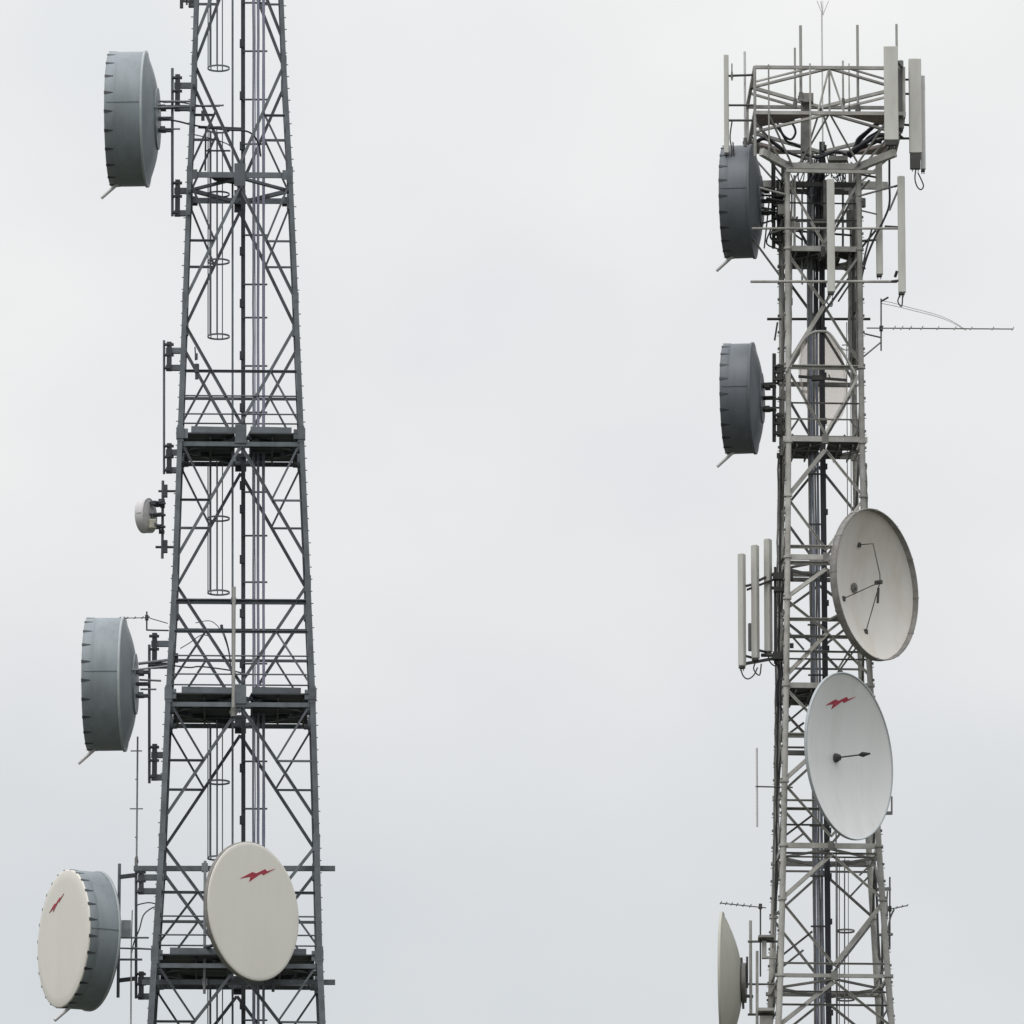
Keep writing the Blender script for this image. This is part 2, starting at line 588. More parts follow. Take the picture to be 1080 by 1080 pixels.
MB().box(P(214, 122, .2), .09, .1, .26).build('junction_box', SLATE_D, T1.root)
for i in range(4):
    c = T1.corner(i, 0)
    MB().box(c + Vector((0, 0, .2)), 1.2, 1.2, .5).build('footing', TAUPE_D, T1.root)
b = MB()
for k in range(5):
    za, zb = 2 + k * 8.2, 2 + (k + 1) * 8.2
    for face in range(4):
        b.angle(T1.fp(face, 0, za), T1.fp(face, 1, zb), .12)
        b.angle(T1.fp(face, 1, za), T1.fp(face, 0, zb), .12)
        b.angle(T1.fp(face, 0, zb), T1.fp(face, 1, zb), .12)
b.build('lower_bracing', SLATE, T1.root)

# ---- right tower: pale weathered paint, square, tubular legs
Tower.cy = 1.0
RV = [(150, 830, 905), (180, 830, 906), (300, 831, 907), (470, 831.5, 909.5), (600, 830.5, 912), (725, 829, 918), (894, 826, 926.5), (1000, 823.5, 934), (1080, 821, 939), (1300, 812, 956)]
T2 = Tower(RV, 3.4, 'pale weathered square lattice tower on the right, crowned by a wide head frame', TAUPE, TAUPE_D, 6)
z2 = T2.zf
T2.legs([0, 14, 28, z2(1300), z2(1032), z2(951), z2(894), z2(826), z2(724), z2(632), z2(588), z2(523), z2(466), z2(387), z2(262), z2(172)], True, .15, .19)
ZIG = [(('L', 190), ('C', 256)), (('L', 268), ('C', 320)), (('C', 322), ('L', 384)), (('L', 391), ('C', 457)), (('C', 474), ('L', 523)), (('L', 526), ('C', 580)),
       (('C', 600), ('L', 630)), (('L', 634), ('C', 667)), (('C', 668), ('L', 713)), (('L', 728), ('C', 775)), (('C', 781), ('L', 824)), (('L', 829), ('C', 884)),
       (('C', 903), ('L', 950)), (('L', 954), ('C', 1021)), (('C', 1038), ('L', 1085)), (('L', 1090), ('C', 1150))]
for a, b_ in ZIG:
    for face in range(4):
        for side in (0, 1):
            u0 = .5 if a[0] == 'C' else side
            u1 = .5 if b_[0] == 'C' else side
            heavy = face == 0 and ((a[0] == 'C' and side == 0) or (a[1] == 954 and side == 1) or (a[1] == 781 and side == 0))
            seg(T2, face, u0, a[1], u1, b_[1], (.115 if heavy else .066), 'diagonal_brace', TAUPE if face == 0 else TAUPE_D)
# small secondary diagonals
for (face, s, ya, u, yb) in ((0, 0, 458, .14, 442), (0, 1, 458, .84, 442), (2, 0, 457, .15, 440), (2, 1, 457, .85, 440), (0, 0, 1012, .30, 985), (2, 0, 1012, .3, 985), (0, 1, 905, .78, 925), (2, 1, 905, .78, 928),
                             (0, 1, 1036, .8, 1052), (2, 0, 640, .3, 668), (0, 1, 655, .62, 706), (2, 1, 660, .6, 705), (0, 0, 765, .25, 745), (2, 0, 765, .3, 745), (0, 0, 885, .3, 862), (2, 0, 885, .3, 862)):
    seg(T2, face, s, ya, u, yb, .05, 'secondary_brace', TAUPE_D)
for y, w, m, faces in ((214, .035, TAUPE_DD, (0, 2)), (232, .05, TAUPE_D, (0,)), (387, .11, TAUPE, (0, 2)), (425, .04, TAUPE_D, (0,)), (442, .04, TAUPE, (0, 1, 2, 3)), (577, .085, TAUPE, (0, 1, 3)),
                       (594, .1, TAUPE, (0, 2, 1, 3)), (654, .085, TAUPE, (0, 2)), (672, .05, TAUPE_D, (0,)), (688, .05, TAUPE_D, (0, 2)), (696, .04, TAUPE_D, (0,)), (777, .12, TAUPE, (0, 2)),
                       (790, .05, TAUPE_D, (0,)), (846, .05, TAUPE, (0,)), (855, .07, TAUPE_D, (0,)), (872, .045, TAUPE_D, (0,)), (902, .05, TAUPE_D, (0, 2)), (906, .04, TAUPE_D, (0,)), (1019, .05, TAUPE, (0, 1, 3)),
                       (1049, .045, TAUPE_D, (0,)), (1063, .05, TAUPE_D, (0, 1, 3))):
    for f_ in faces:
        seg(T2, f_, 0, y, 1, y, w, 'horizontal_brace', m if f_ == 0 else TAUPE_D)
for y in (262, 463, 588, 724, 894, 1032):
    z = T2.zf(y)
    for face in range(4):
        p, q = T2.fp(face, 0, z), T2.fp(face, 1, z)
        d = (q - p).normalized() * (.14 if y in (463, 1032) and face in (0, 2) else 0)
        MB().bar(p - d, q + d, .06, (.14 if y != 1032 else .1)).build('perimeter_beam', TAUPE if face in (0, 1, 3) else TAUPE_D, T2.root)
    mids = [T2.pl(.5, 0, z), T2.pl(1, .5, z), T2.pl(.5, 1, z), T2.pl(0, .5, z)]
    for k in range(4):
        MB().angle(mids[k] - Vector((0, 0, .08)), mids[(k + 1) % 4] - Vector((0, 0, .08)), .07, .015).build('plan_brace', TAUPE_D, T2.root)
    for f_ in (0, 2):
        MB().box(T2.fp(f_, .5, z) + Vector((0, -.05 if f_ == 0 else .05, 0)), .16, .02, .24).build('gusset_plate', TAUPE_D, T2.root)
for y in (262, 466, 726):
    z = T2.zf(y) + .02
    dk = MB()
    for (u0, u1, v0, v1) in ((.05, .45, .04, .45), (.55, .95, .04, .45), (.05, .45, .5, .95), (.55, .78, .5, .95)):
        a, b_, c, d = T2.pl(u0, v0, z), T2.pl(u1, v0, z), T2.pl(u1, v1, z), T2.pl(u0, v1, z)
        lo = [x - Vector((0, 0, .04)) for x in (a, b_, c, d)]
        dk.add([a, b_, c, d] + lo, [[0, 1, 2, 3], [7, 6, 5, 4], [0, 4, 5, 1], [1, 5, 6, 2], [2, 6, 7, 3], [3, 7, 4, 0]])
    dk.build('deck', TAUPE_DD, T2.root)
    jo = MB()
    for u in (.12, .3, .5, .7, .88):
        jo.bar(T2.pl(u, .03, z - .09), T2.pl(u, .97, z - .09), .04, .07)
    jo.build('deck_joists', TAUPE_D, T2.root)
# arched pipe inside the panel with the pale dish
ctrl = [P(x, y, -.12) for x, y in ((829, 392), (838, 374), (848, 358), (857, 351), (867, 349.5), (875, 352), (885, 366), (895, 382), (903, 396))]
MB().curve(ctrl, 1.5 * S, 6, 8).build('arched_pipe', TAUPE, T2.root)
MB().curve([P(x, y, -.1) for x, y in ((886, 366), (891, 369), (896, 368), (893, 364), (888, 364))], .6 * S).build('cable_loop', TAUPE_D, T2.root)
b = MB()
b.bar(P(842, 397, .3), P(893, 401, .3), .05, .07)
b.box(P(862, 399, .3), .3, .2, .12)
b.bar(P(874, 395, .3), P(876, 400, .3), .03)
b.build('inner_strut', TAUPE_DD, T2.root)
# support pipes that reach out of the tower
for (x0, y0, x1, y1, r, m, dy) in ((793, 241, 948, 241, 1.3, TAUPE, -.3), (791.5, 297, 946, 297, 1.5, TAUPE, -.3), (809, 336.5, 918, 336.5, 1.5, TAUPE_DD, 1.2), (780, 233, 822, 290, 1.2, TAUPE_D, .2),
                                   (905, 207, 949, 195, 1.1, TAUPE_D, -.1), (908, 222, 925, 226, .9, TAUPE_D, -.1), (905, 255, 924, 253, 1.1, TAUPE_DD, .2), (820, 340, 817, 359, 1, TAUPE_DD, .2),
                                   (801, 198, 828, 205, 1.2, TAUPE, -.1), (933, 239, 949, 240, 1.6, TAUPE_DD, -.2), (949, 196, 938, 222, 1.1, TAUPE_D, -.15)):
    MB().tube(P(x0, y0, dy), P(x1, y1, dy), r * S, 8).build('support_arm', m, T2.root)
# central riser, feeders, safety ladder
dyR = 1.1
b = MB()
for k in range(0, 48):
    y = 150 + k * 24
    xa = 867.0 + max(0, (y - 400)) * .0105
    xb = 867.0 + max(0, (y + 24 - 400)) * .0105
    b.bar(P(xa, y, dyR), P(xb, y + 24.02, dyR), .15, .12)
    if k % 2 == 0:
        b.box(P(xa + 3.2, y + 6, dyR - .03), .08, .12, .14)
b.build('cable_riser', BLACK, T2.root)
for i in range(7):
    off = (-14.6, -12.6, -10.6, -8.4, -6.4, -5, -13.6)[i]
    pts = []
    for k in range(0, 30):
        y = 168 + k * 38
        pts.append(P(867 + off + max(0, (y - 400)) * .0105 + random.uniform(-.3, .3), y, dyR + (.14 if i == 6 else .02)))
    MB().path(pts, (1.05, .9, 1.1, 1.0, .8, .8, 1.2)[i] * S, 7).build('feeder_cable', CABLE_G if i % 3 else TAUPE_D, T2.root)
b = MB()
for y in range(500, 1140, 53):
    xa = 867.0 + (y - 400) * .0105
    b.bar(P(xa - 18, y, dyR - .1), P(xa - 2, y, dyR - .1), .05, .04)
b.build('cable_rungs', TAUPE_DD, T2.root)
# dark bundle in the upper part
for i in range(6):
    pts = [P(859 + i * 1.9 + random.uniform(-.6, .6), 175 + k * 16, 1.0 + random.uniform(-.05, .05)) for k in range(12)]
    MB().path(pts, 1.0 * S, 6).build('feeder_cable', BLACK if i % 2 else TAUPE_DD, T2.root)
lad = MB()
for d in (1.15, 1.5):
    lad.bar(P(881.5, 730, d), P(882.5, 1200, d), .035, .04)
for k in range(40):
    lad.tube(P(882, 735 + k * 12, 1.15), P(882, 735 + k * 12, 1.5), .012, 6)
ladder2 = lad.build('ladder', TAUPE_D, T2.root)
cage(T2, 892, 9.5, 1.35, 905, 1190, (910, 982, 1054, 1126), ladder2, TAUPE_D, .012)
for x in (893, 897):
    MB().tube(P(x, 340, 1.3), P(x + 1, 575, 1.3), .5 * S, 6).build('guide_wire', TAUPE, T2.root)
# cables strapped along the legs
for (x0, y0, x1, y1, n, r, m, dy, wob) in ((826, 200, 825, 480, 20, 1.3, TAUPE_D, .9, 1.2), (835, 190, 834, 380, 16, 1.1, TAUPE, .15, .8), (896, 262, 896, 385, 10, 1.7, TAUPE_D, .4, .5), (900, 230, 900, 385, 12, 1.7, TAUPE_DD, .4, .5),
                                           (903, 215, 904, 385, 12, 1.2, TAUPE_D, .2, .5), (824, 480, 818, 960, 34, 1.3, TAUPE_DD, 1.5, .9), (821, 480, 815, 1000, 34, 1.0, TAUPE_D, 1.4, .8), (913, 490, 914, 545, 8, 1.5, TAUPE_D, .3, 1.2),
                                           (917, 690, 922, 885, 14, 1.2, TAUPE_D, 1.6, .8), (922, 900, 932, 1085, 14, 1.3, TAUPE_DD, 1.5, .8), (826, 170, 828, 262, 10, 2, TAUPE_DD, .8, .8),
                                           (936, 940, 934, 1030, 8, .8, TAUPE_D, .2, .8)):
    pts = []
    for k in range(n + 1):
        t = k / n
        pts.append(P(x0 + (x1 - x0) * t + random.uniform(-wob, wob) * .6, y0 + (y1 - y0) * t, dy))
    MB().path(pts, r * S, 7).build('strapped_cable', m, T2.root)
sb = MB()
z = T2.zf(1150)
while z < T2.zf(190):
    for i, sx in ((3, -1), (0, -1), (1, 1)):
        c = T2.corner(i, z)
        sb.tube(c, c + Vector((sx * .12, 0, 0)), .011, 6)
        sb.box(c + Vector((sx * .05, 0, .1)), .12, .1, .05)
    z += .45
sb.build('step_bolts', TAUPE_D, T2.root)

for (x0, y0, x1, y1, r, m, dy) in ((838, 185, 838, 262, 1.3, TAUPE, .4), (846, 205, 846, 300, 1.0, SLATE_L, .9), (852, 196, 852, 345, 1.1, SLATE_L, .9), (856, 205, 855, 345, .9, TAUPE_D, .8), (889, 185, 889, 262, 1.2, TAUPE_D, 1.6),
                                   (897, 180, 897, 240, 2.2, TAUPE, 1.2), (901, 176, 902, 262, 1.5, TAUPE_D, 1.2), (828, 175, 829, 262, 2.2, TAUPE_DD, 1.7), (815, 170, 815, 235, 1.6, TAUPE_DD, 1.3), (820, 190, 821, 255, 1.4, TAUPE_DD, 1.0),
                                   (870, 190, 870, 262, 2.0, TAUPE_D, .5), (806, 226, 832, 222, 1.2, TAUPE_DD, .8), (808, 209, 834, 214, 1.4, TAUPE_DD, .6), (812, 246, 834, 240, 1.2, TAUPE_D, .7), (891, 285, 913, 283, 1.1, TAUPE_DD, .4),
                                   (828, 200, 912, 199, 1.0, TAUPE_D, 1.9), (832, 243, 908, 249, 1.2, TAUPE_DD, 1.7), (895, 216, 917, 190, 1.2, TAUPE_D, 1.0), (908, 262, 926, 240, 1.2, TAUPE_DD, .5), (806, 262, 812, 205, .8, TAUPE_D, .9)):
    MB().tube(P(x0, y0, dy), P(x1, y1, dy), r * S, 8).build('top_pipe', m, T2.root)
for (x, y, dy, sx, sy, sz) in ((866, 235, .4, .5, .3, .1), (899, 232, 1.0, .32, .3, .5), (838, 238, .5, .3, .2, .16), (825, 222, .8, .25, .3, .3), (822, 205, .8, .2, .3, .22), (868, 213, .9, .14, .2, .3), (909, 214, .6, .2, .2, .24), (868, 266, -.1, .1, .1, .3), (832, 318, .3, .2, .2, .2), (904, 325, .3, .2, .25, .3), (902, 375, .3, .2, .25, .2)):
    MB().bevbox(P(x, y, dy), sx, sy, sz, .03).build('junction_box', random.choice((TAUPE, TAUPE_D, TAUPE_DD)), T2.root)
for k in range(14):
    x0, y0 = random.uniform(812, 846), random.uniform(175, 245)
    MB().curve([P(x0, y0, .7), P(x0 + random.uniform(-8, 8), y0 + random.uniform(8, 16), .8), P(x0 + random.uniform(-4, 14), y0 + random.uniform(16, 30), .9)], random.uniform(.6, 1.1) * S, 4, 5).build('loose_cable', BLACK if k % 2 else TAUPE_DD, T2.root)

# head frame: two square rings on stand-offs round the tower top
HW = 1.98
hc = P(872.5, 71, -.95)
cxh = hc.x
yf, yb = Y0 - .95, Y0 - .95 + 2 * HW


def hp(u, v, z):
    a = R(1.5)
    x, y = (u * 2 - 1) * HW, (v * 2 - 1) * HW
    return Vector((cxh + x * math.cos(a) - y * math.sin(a), (yf + yb) / 2 + x * math.sin(a) + y * math.cos(a), z))


zu = P(872, 71.5, -.95).z
zl = P(872, 119.5, -.95).z
for z, r, m in ((zu, 1.7, TAUPE), (zl, 1.9, TAUPE)):
    cs = [hp(0, 0, z), hp(1, 0, z), hp(1, 1, z), hp(0, 1, z)]
    for k in range(4):
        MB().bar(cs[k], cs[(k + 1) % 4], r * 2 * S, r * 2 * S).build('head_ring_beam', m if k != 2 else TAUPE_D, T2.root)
    ms_ = [hp(.5, 0, z), hp(1, .5, z), hp(.5, 1, z), hp(0, .5, z)]
    for k in range(4):
        MB().angle(ms_[k], ms_[(k + 1) % 4], .085, .02).build('head_plan_brace', TAUPE, T2.root)
    if z == zu:
        for k in range(4):
            a, b_ = ms_[k] - Vector((0, 0, .02)), ms_[(k + 1) % 4] - Vector((0, 0, .02))
            c = cs[(k + 1) % 4]
            MB().angle(a.lerp(c, .28), b_.lerp(c, .28), .06, .015).build('head_plan_brace', TAUPE, T2.root)
for u, v in ((0, 0), (1, 0), (1, 1), (0, 1)):
    MB().tube(hp(u, v, zl - 1.2 if v == 0 and u == 0 else zl - .1), hp(u, v, zu), 1.6 * S, 10).build('head_post', TAUPE, T2.root)
for (u0, z0, u1, z1, v) in ((.5, zu, .42, zl, 0), (.5, zu, .5, zl, 0), (.5, zu, .6, zl, 0), (.5, zl, .3, zl - 1.15, 0), (.5, zl, .7, zl - 1.0, 0), (.5, zu, .4, zl, 1), (.5, zu, .6, zl, 1)):
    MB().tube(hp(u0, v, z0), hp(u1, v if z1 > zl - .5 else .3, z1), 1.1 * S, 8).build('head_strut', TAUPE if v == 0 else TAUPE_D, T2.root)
# corner plates of the lower ring
for (pts) in (((0, 0), (.4, 0), (0, .36)), ((1, 0), (.58, 0), (1, .36)), ((0, 1), (.3, 1), (0, .7)), ((1, 1), (.7, 1), (1, .7))):
    vs = [hp(u, v, zl + .03) for u, v in pts] + [hp(u, v, zl - .05) for u, v in pts]
    MB().add(vs, [[0, 1, 2], [5, 4, 3], [0, 3, 4, 1], [1, 4, 5, 2], [2, 5, 3, 0]]).build('corner_plate', BROWNISH, T2.root)
# tower-top beams and raking supports
zt = T2.zf(175)
b = MB()
for v in (0, 1):
    b.bar(T2.pl(-.05, v, zt), T2.pl(1.08, v, zt), .12, .16)
for u in (0, 1):
    b.bar(T2.pl(u, 0, zt - .17), T2.pl(u, 1, zt - .17), .1, .13)
b.build('top_beam', TAUPE, T2.root)
b = MB()
b.bar(T2.pl(-.02, -.12, zt - .2), T2.pl(1.22, -.12, zt - .2), .08, .09)
b.build('top_beam', TAUPE, T2.root)
b = MB()
b.bar(T2.pl(0, .3, zt - .35), T2.pl(1, .3, zt - .35), .07, .12)
b.bar(T2.pl(0, .7, zt - .35), T2.pl(1, .7, zt - .35), .07, .12)
b.build('top_beam', TAUPE_DD, T2.root)
for (u, v, ut, vt) in ((0, .08, 0, 0), (.1, 0, .1, 0), (1, .08, 1, 0), (.9, 0, .92, 0), (0, .9, 0, 1), (1, .9, 1, 1), (0, .5, 0, .5), (1, .5, 1, .5)):
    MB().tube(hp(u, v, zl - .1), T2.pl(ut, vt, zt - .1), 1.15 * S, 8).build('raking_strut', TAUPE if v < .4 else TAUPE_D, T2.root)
for (ut, vt) in ((0, .02), (1, .02), (0, .98), (1, .98)):
    MB().bar(T2.pl(ut, vt, zt), T2.pl(ut, vt, zt + .0) .lerp(hp(ut, vt, zl - .95), .8), .14, .2).build('corner_bracket', TAUPE, T2.root)
MB().bar(P(849.5, 106, 1.2), P(849, 168, 1.2), .24, .16).build('head_post', TAUPE_D, T2.root)
MB().box(P(851.5, 104, 1.0), .32, .28, .24).build('equipment_box', TAUPE, T2.root)
MB().box(P(884, 168, .3), .5, .3, .12).build('equipment_box', TAUPE_D, T2.root)
# dark cable loops under the head frame
loops = [(((812, 122), (820, 130), (826, 142), (834, 147), (839, 140), (836, 131), (828, 127), (818, 125)), 1.3, 1.2),
         (((801, 127), (815, 131), (823, 138), (830, 149), (838, 152), (850, 158), (862, 168)), 1.4, 1.3),
         (((800, 128), (806, 140), (818, 152), (830, 160), (845, 166)), 1.5, 1.0),
         (((932, 127), (922, 133), (912, 142), (905, 150), (900, 158), (892, 165)), 2.4, .7), (((938, 143), (926, 143), (914, 150), (904, 156), (894, 162)), 2.6, .5), (((930, 150), (918, 148), (908, 152), (900, 159)), 2.2, .9), (((798, 129), (812, 127), (826, 128), (838, 126)), 2.0, .6), (((797, 150), (806, 146), (818, 152), (828, 160)), 2.2, 1.2), (((850, 163), (864, 166), (880, 160), (893, 163)), 1.6, .4),
         (((934, 131), (926, 139), (915, 146), (908, 156), (896, 166)), 1.7, .8),
         (((940, 146), (930, 147), (918, 153), (904, 158), (890, 167)), 1.8, .9),
         (((930, 124), (917, 136), (905, 146), (902, 154)), 1.3, .6),
         (((846, 160), (860, 165), (872, 162), (885, 166), (897, 161)), 1.4, .9),
         (((841, 172), (852, 175), (864, 173), (870, 178)), 1.5, .8),
         (((862, 180), (856, 190), (850, 205)), 1.6, .8), (((868, 178), (862, 192), (858, 215)), 2.0, .9),
         (((938, 148), (938, 190), (938, 215), (932, 232), (922, 252), (913, 275), (906, 305)), 1.2, .1),
         (((920, 240), (914, 262), (908, 285), (896, 300), (884, 318)), 1.0, .1)]
for ctrl, r, dy in loops:
    MB().curve([P(x, y, dy) for x, y in ctrl], r * S, 5).build('loose_cable', BLACK if r > 1.05 else TAUPE_DD, T2.root)
for i in range(26):
    x0 = random.uniform(846, 900)
    MB().curve([P(x0, random.uniform(160, 172), .8), P(x0 + random.uniform(-6, 6), random.uniform(174, 186), .9), P(x0 + random.uniform(-12, 12), random.uniform(182, 200), 1.0)], .6 * S, 4, 5).build('loose_cable', BLACK if i % 2 else TAUPE_DD, T2.root)
for i in range(4):
    MB().box(T2.corner(i, 0) + Vector((0, 0, .2)), 1.2, 1.2, .5).build('footing', TAUPE_D, T2.root)
b = MB()
for k in range(5):
    za, zb = 2 + k * 8.2, 2 + (k + 1) * 8.2
    for face in range(4):
        b.angle(T2.fp(face, 0, za), T2.fp(face, 1, zb), .1)
        b.angle(T2.fp(face, 1, za), T2.fp(face, 0, zb), .1)
        b.angle(T2.fp(face, 0, zb), T2.fp(face, 1, zb), .1)
b.build('lower_bracing', TAUPE, T2.root)


# ------------------------------------------------------------------ dishes
LOGO = [(-155, -17), (-45, 42), (-12, 25), (65, 62), (80, 38), (152, 60), (50, 0), (30, 18), (-75, -60), (-63, -7)]


def emblem(parent, u, v, width, y, bowl=None):
    """zigzag bolt; drawn sheared as in the photograph, undone by the view"""
    k = width / 307.0
    pts = []
    for x, yy in LOGO:
        # outline read off a disc seen at 49 degrees: recover the disc's own frame
        U = x / .65 * .65
        V = yy * .55 + .20 * x
        pts.append((u + U * k, v + V * k))
    n = len(pts)

    def yy_(a, b):
        return (bowl(math.hypot(a, b)) if bowl else y)
    vs = [Vector((a, yy_(a, b) - .012, b)) for a, b in pts] + [Vector((a, yy_(a, b) + .004, b)) for a, b in pts]
    fs = [[9, 0, 1], [9, 1, 2], [9, 2, 7], [9, 7, 8], [2, 3, 7], [3, 4, 7], [4, 6, 7], [4, 5, 6]]
    fs += [[i, i + n, (i + 1) % n + n, (i + 1) % n] for i in range(n)]
    MB().add(vs, fs).build('emblem', RED, parent, True)


def radius(px, py, rpx, dy):
    return (P(px, py - rpx, dy) - P(px, py + rpx, dy)).length / 2


def drum(px, py, rpx, yaw, depth, rear, label, ms, dy=1.5, logo=False, nclip=22, group='shrouded drum dishes', drain=True, hubk=.42):
    """shrouded microwave dish; yaw 0 faces the camera, negative faces left"""
    r = radius(px, py, rpx, dy)
    a = R(yaw)
    back = Vector((-math.sin(a), math.cos(a), 0))
    D, Q = depth * S, rear * S
    C = P(px, py, dy)
    root = thing('drum_dish', label, 'microwave dish', C + back * (D + Q), a, group)
    o = -(D + Q)                       # local y of the face
    b = MB()
    n = 96
    b.revolve([(r * .99, o), (r, o + .03), (r, o + D * .3), (r * .995, o + D * .32), (r, o + D * .34), (r * .998, o + D * .97), (r * .998, o + D)], n)
    b.revolve([(r * .97, o), (r * .97, o + D)], n)
    # horizontal seam
    for sx in (-1, 1):
        b.bar((sx * (r + .004), o + .05, 0), (sx * (r + .004), o + D - .02, 0), .02, .03)
    b.build('shroud', ms, root, True)
    # face
    b = MB()
    rk = 1.0 if logo else .975
    b.revolve([(0.001, o - .03), (r * .5, o - .027), (r * .85, o - .02), (r * .98 * rk, o - .012), (r * rk, o + .004), (r * rk, o + .035)], n)
    b.build('radome', BEIGE, root, True)
    # rear edge trim
    b = MB()
    b.revolve([(r * 1.0, o + D - .03), (r * 1.018, o + D - .03), (r * 1.018, o + D + .03), (r * .97, o + D + .03)], n)
    b.build('rim_band', LIPM if ms is SHROUD else ms, root, True)
    # reflector back
    b = MB()
    prof = []
    for k in range(13):
        t = k / 12
        rr = r * .975 * (1 - t) + r * hubk * t
        prof.append((rr, o + D + .02 + Q * .82 * (1 - ((rr - r * hubk) / (r * .975 - r * hubk)) ** 1.6)))
    b.revolve(prof, n)
    b.build('reflector', ms, root, True)
    b = MB()
    b.revolve([(r * hubk, -Q * .22), (r * (hubk + .04), -Q * .2), (r * (hubk + .04), 0), (r * hubk, 0), (.01, 0)], 48, False)
    b.build('hub_ring', ms, root, True)
    for k in range(nclip):
        th = 2 * math.pi * (k + .5) / nclip
        cs, sn = math.cos(th), math.sin(th)
        rad = Vector((cs, 0, sn))
        tan = Vector((-sn, 0, cs))
        b = MB()
        c0 = rad * (r + .003)
        w = .046
        vs = [c0 - tan * w + Vector((0, o - .008, 0)), c0 + tan * w + Vector((0, o - .008, 0)), c0 + tan * w * .2 + Vector((0, o + .23, 0)), c0 - tan * w * .2 + Vector((0, o + .23, 0))]
        vs2 = [v + rad * (.009 if i_ < 2 else .004) for i_, v in enumerate(vs)]
        b.add(vs + vs2, [[3, 2, 1, 0], [4, 5, 6, 7], [0, 1, 5, 4], [1, 2, 6, 5], [2, 3, 7, 6], [3, 0, 4, 7]])
        b.build('clip', SLATE_D, root, True)
    if drain:
        b = MB()
        b.tube((0, o + .22, -r + .02), (0, o - .22, -r - .37), .046, 8)
        b.build('drain_pipe', PALE, root, True)
    # mounting gear behind the hub
    mm = SLATE if ms is SHROUD else TAUPE_DD
    for z in (-.32, .0, .32):
        MB().tube((-.1, 0, z), (-.1, .35, z), .035, 8).build('mount_rod', mm, root, True)
        MB().tube((.12, 0, z), (.12, .35, z), .03, 8).build('mount_rod', mm, root, True)
    for z in (-.3, .3):
        MB().box((0, .12, z), .36, .14, .1).build('mount_plate', mm, root, True)
    if logo:
        emblem(root, *logo, o - .026)
    return root


d1 = drum(116.2, 126, 68.7, -92.9, 39, 13, 'blue grey drum dish with a pale drain pipe, highest on the left tower', SHROUD)
d3 = drum(92.2, 722, 68.7, -92.8, 39, 13, 'blue grey drum dish halfway down the left tower, above the emblem dish', SHROUD)
d5 = drum(66.8, 990, 72, -65.5, 34, 8, 'drum dish with a flat beige face and red zigzag emblem, lowest on the left tower', SHROUD, 1.4, (-.42, .98, 1.02), 26)
d7 = drum(763.8, 213.5, 57.7, -96.8, 31, 9.5, 'dark grey drum dish directly under the head frame of the right tower', SHROUD_D, 1.0)
d8 = drum(764.6, 421, 56.6, -96.8, 31, 9.5, 'dark grey drum dish halfway up the right tower, below its twin', SHROUD_D, 1.0)
# tie struts from each drum to its tower
for rt, m, segs in ((d1, SLATE_L, ((150, 114, 236, 111, 1.1, .6), (168, 107, 205, 107, 1.2, 1.5), (170, 136, 190, 136, 1.0, 1.5))),
                    (d3, SLATE_L, ((128, 708, 182, 702, 1.1, .6), (146, 700, 178, 696, 1.6, 1.5), (147, 717, 170, 718, 1.1, 1.5), (148, 727, 165, 727, 1.0, 1.5))),
                    (d5, SLATE, ((122, 989, 157, 989, 1.0, 1.3), (124, 1000, 160, 1001, .9, 1.3), (120, 1012, 150, 1012, 1.2, 1.3), (140, 1000, 158, 1001, 1, 1.3))),
                    (d7, TAUPE_DD, ((803, 206, 830, 207, 1.2, .9), (803, 219, 822, 222, 1.1, .9), (803, 236, 822, 230, 1.0, .9))),
                    (d8, TAUPE_DD, ((804, 405, 822, 404, 1.5, .9), (804, 419, 830, 422, 1.2, .9), (804, 430, 822, 430, 1.1, .9)))):
    ang = rt.rotation_euler.z
    inv = Matrix.Rotation(-ang, 3, 'Z')
    for x0, y0, x1, y1, r, dy in segs:
        b = MB()
        p, q = inv @ (P(x0, y0, dy) - rt.location), inv @ (P(x1, y1, dy) - rt.location)
        b.tube(p, q, r * S, 8)
        b.build('tie_strut', m, rt, True)


def bracket(label, xp, y0, y1, m, md, clusters, xleg, dy, pole_w=3.0, arm_h=.15):
    root = thing('mounting_bracket', label, 'bracket', P(xp, y1, dy), 0, 'steel stand-off brackets')
    MB().tube(P(xp, y0, dy), P(xp, y1, dy), pole_w / 2 * S, 10).build('pole', m, root)
    for (ya, yb) in clusters:
        b = MB()
        b.box((P(xp + 5.5, ya, dy) + P(xp + 5.5, yb, dy)) / 2, .13, .18, P(0, ya).z - P(0, yb).z)
        h = (yb - ya)
        for t in (.08, .45, .9):
            b.box(P(xp + 8.5, ya + h * t, dy), .09, .1, .06)
            b.box(P(xp + 3, ya + h * t, dy - .05), .16, .14, .05)
        b.build('clamp', md, root)
        for yy in (ya + h * .3, yb - 3):
            b = MB()
            xl = xleg(yy)
            b.bar(P(xp + 2, yy, dy), P(xl + 3, yy, dy), .12, arm_h)
            if xl < 400:
                b.bar(P(xl + 1, yy, .0), P(xl + 1, yy, 3.1), .08, .08)
            b.build('arm', m, root)
    return root


def xl1(y):
    for k in range(len(LV) - 1):
        if LV[k][0] <= y <= LV[k + 1][0]:
            t = (y - LV[k][0]) / (LV[k + 1][0] - LV[k][0])
            return LV[k][1] + (LV[k + 1][1] - LV[k][1]) * t
    return 160


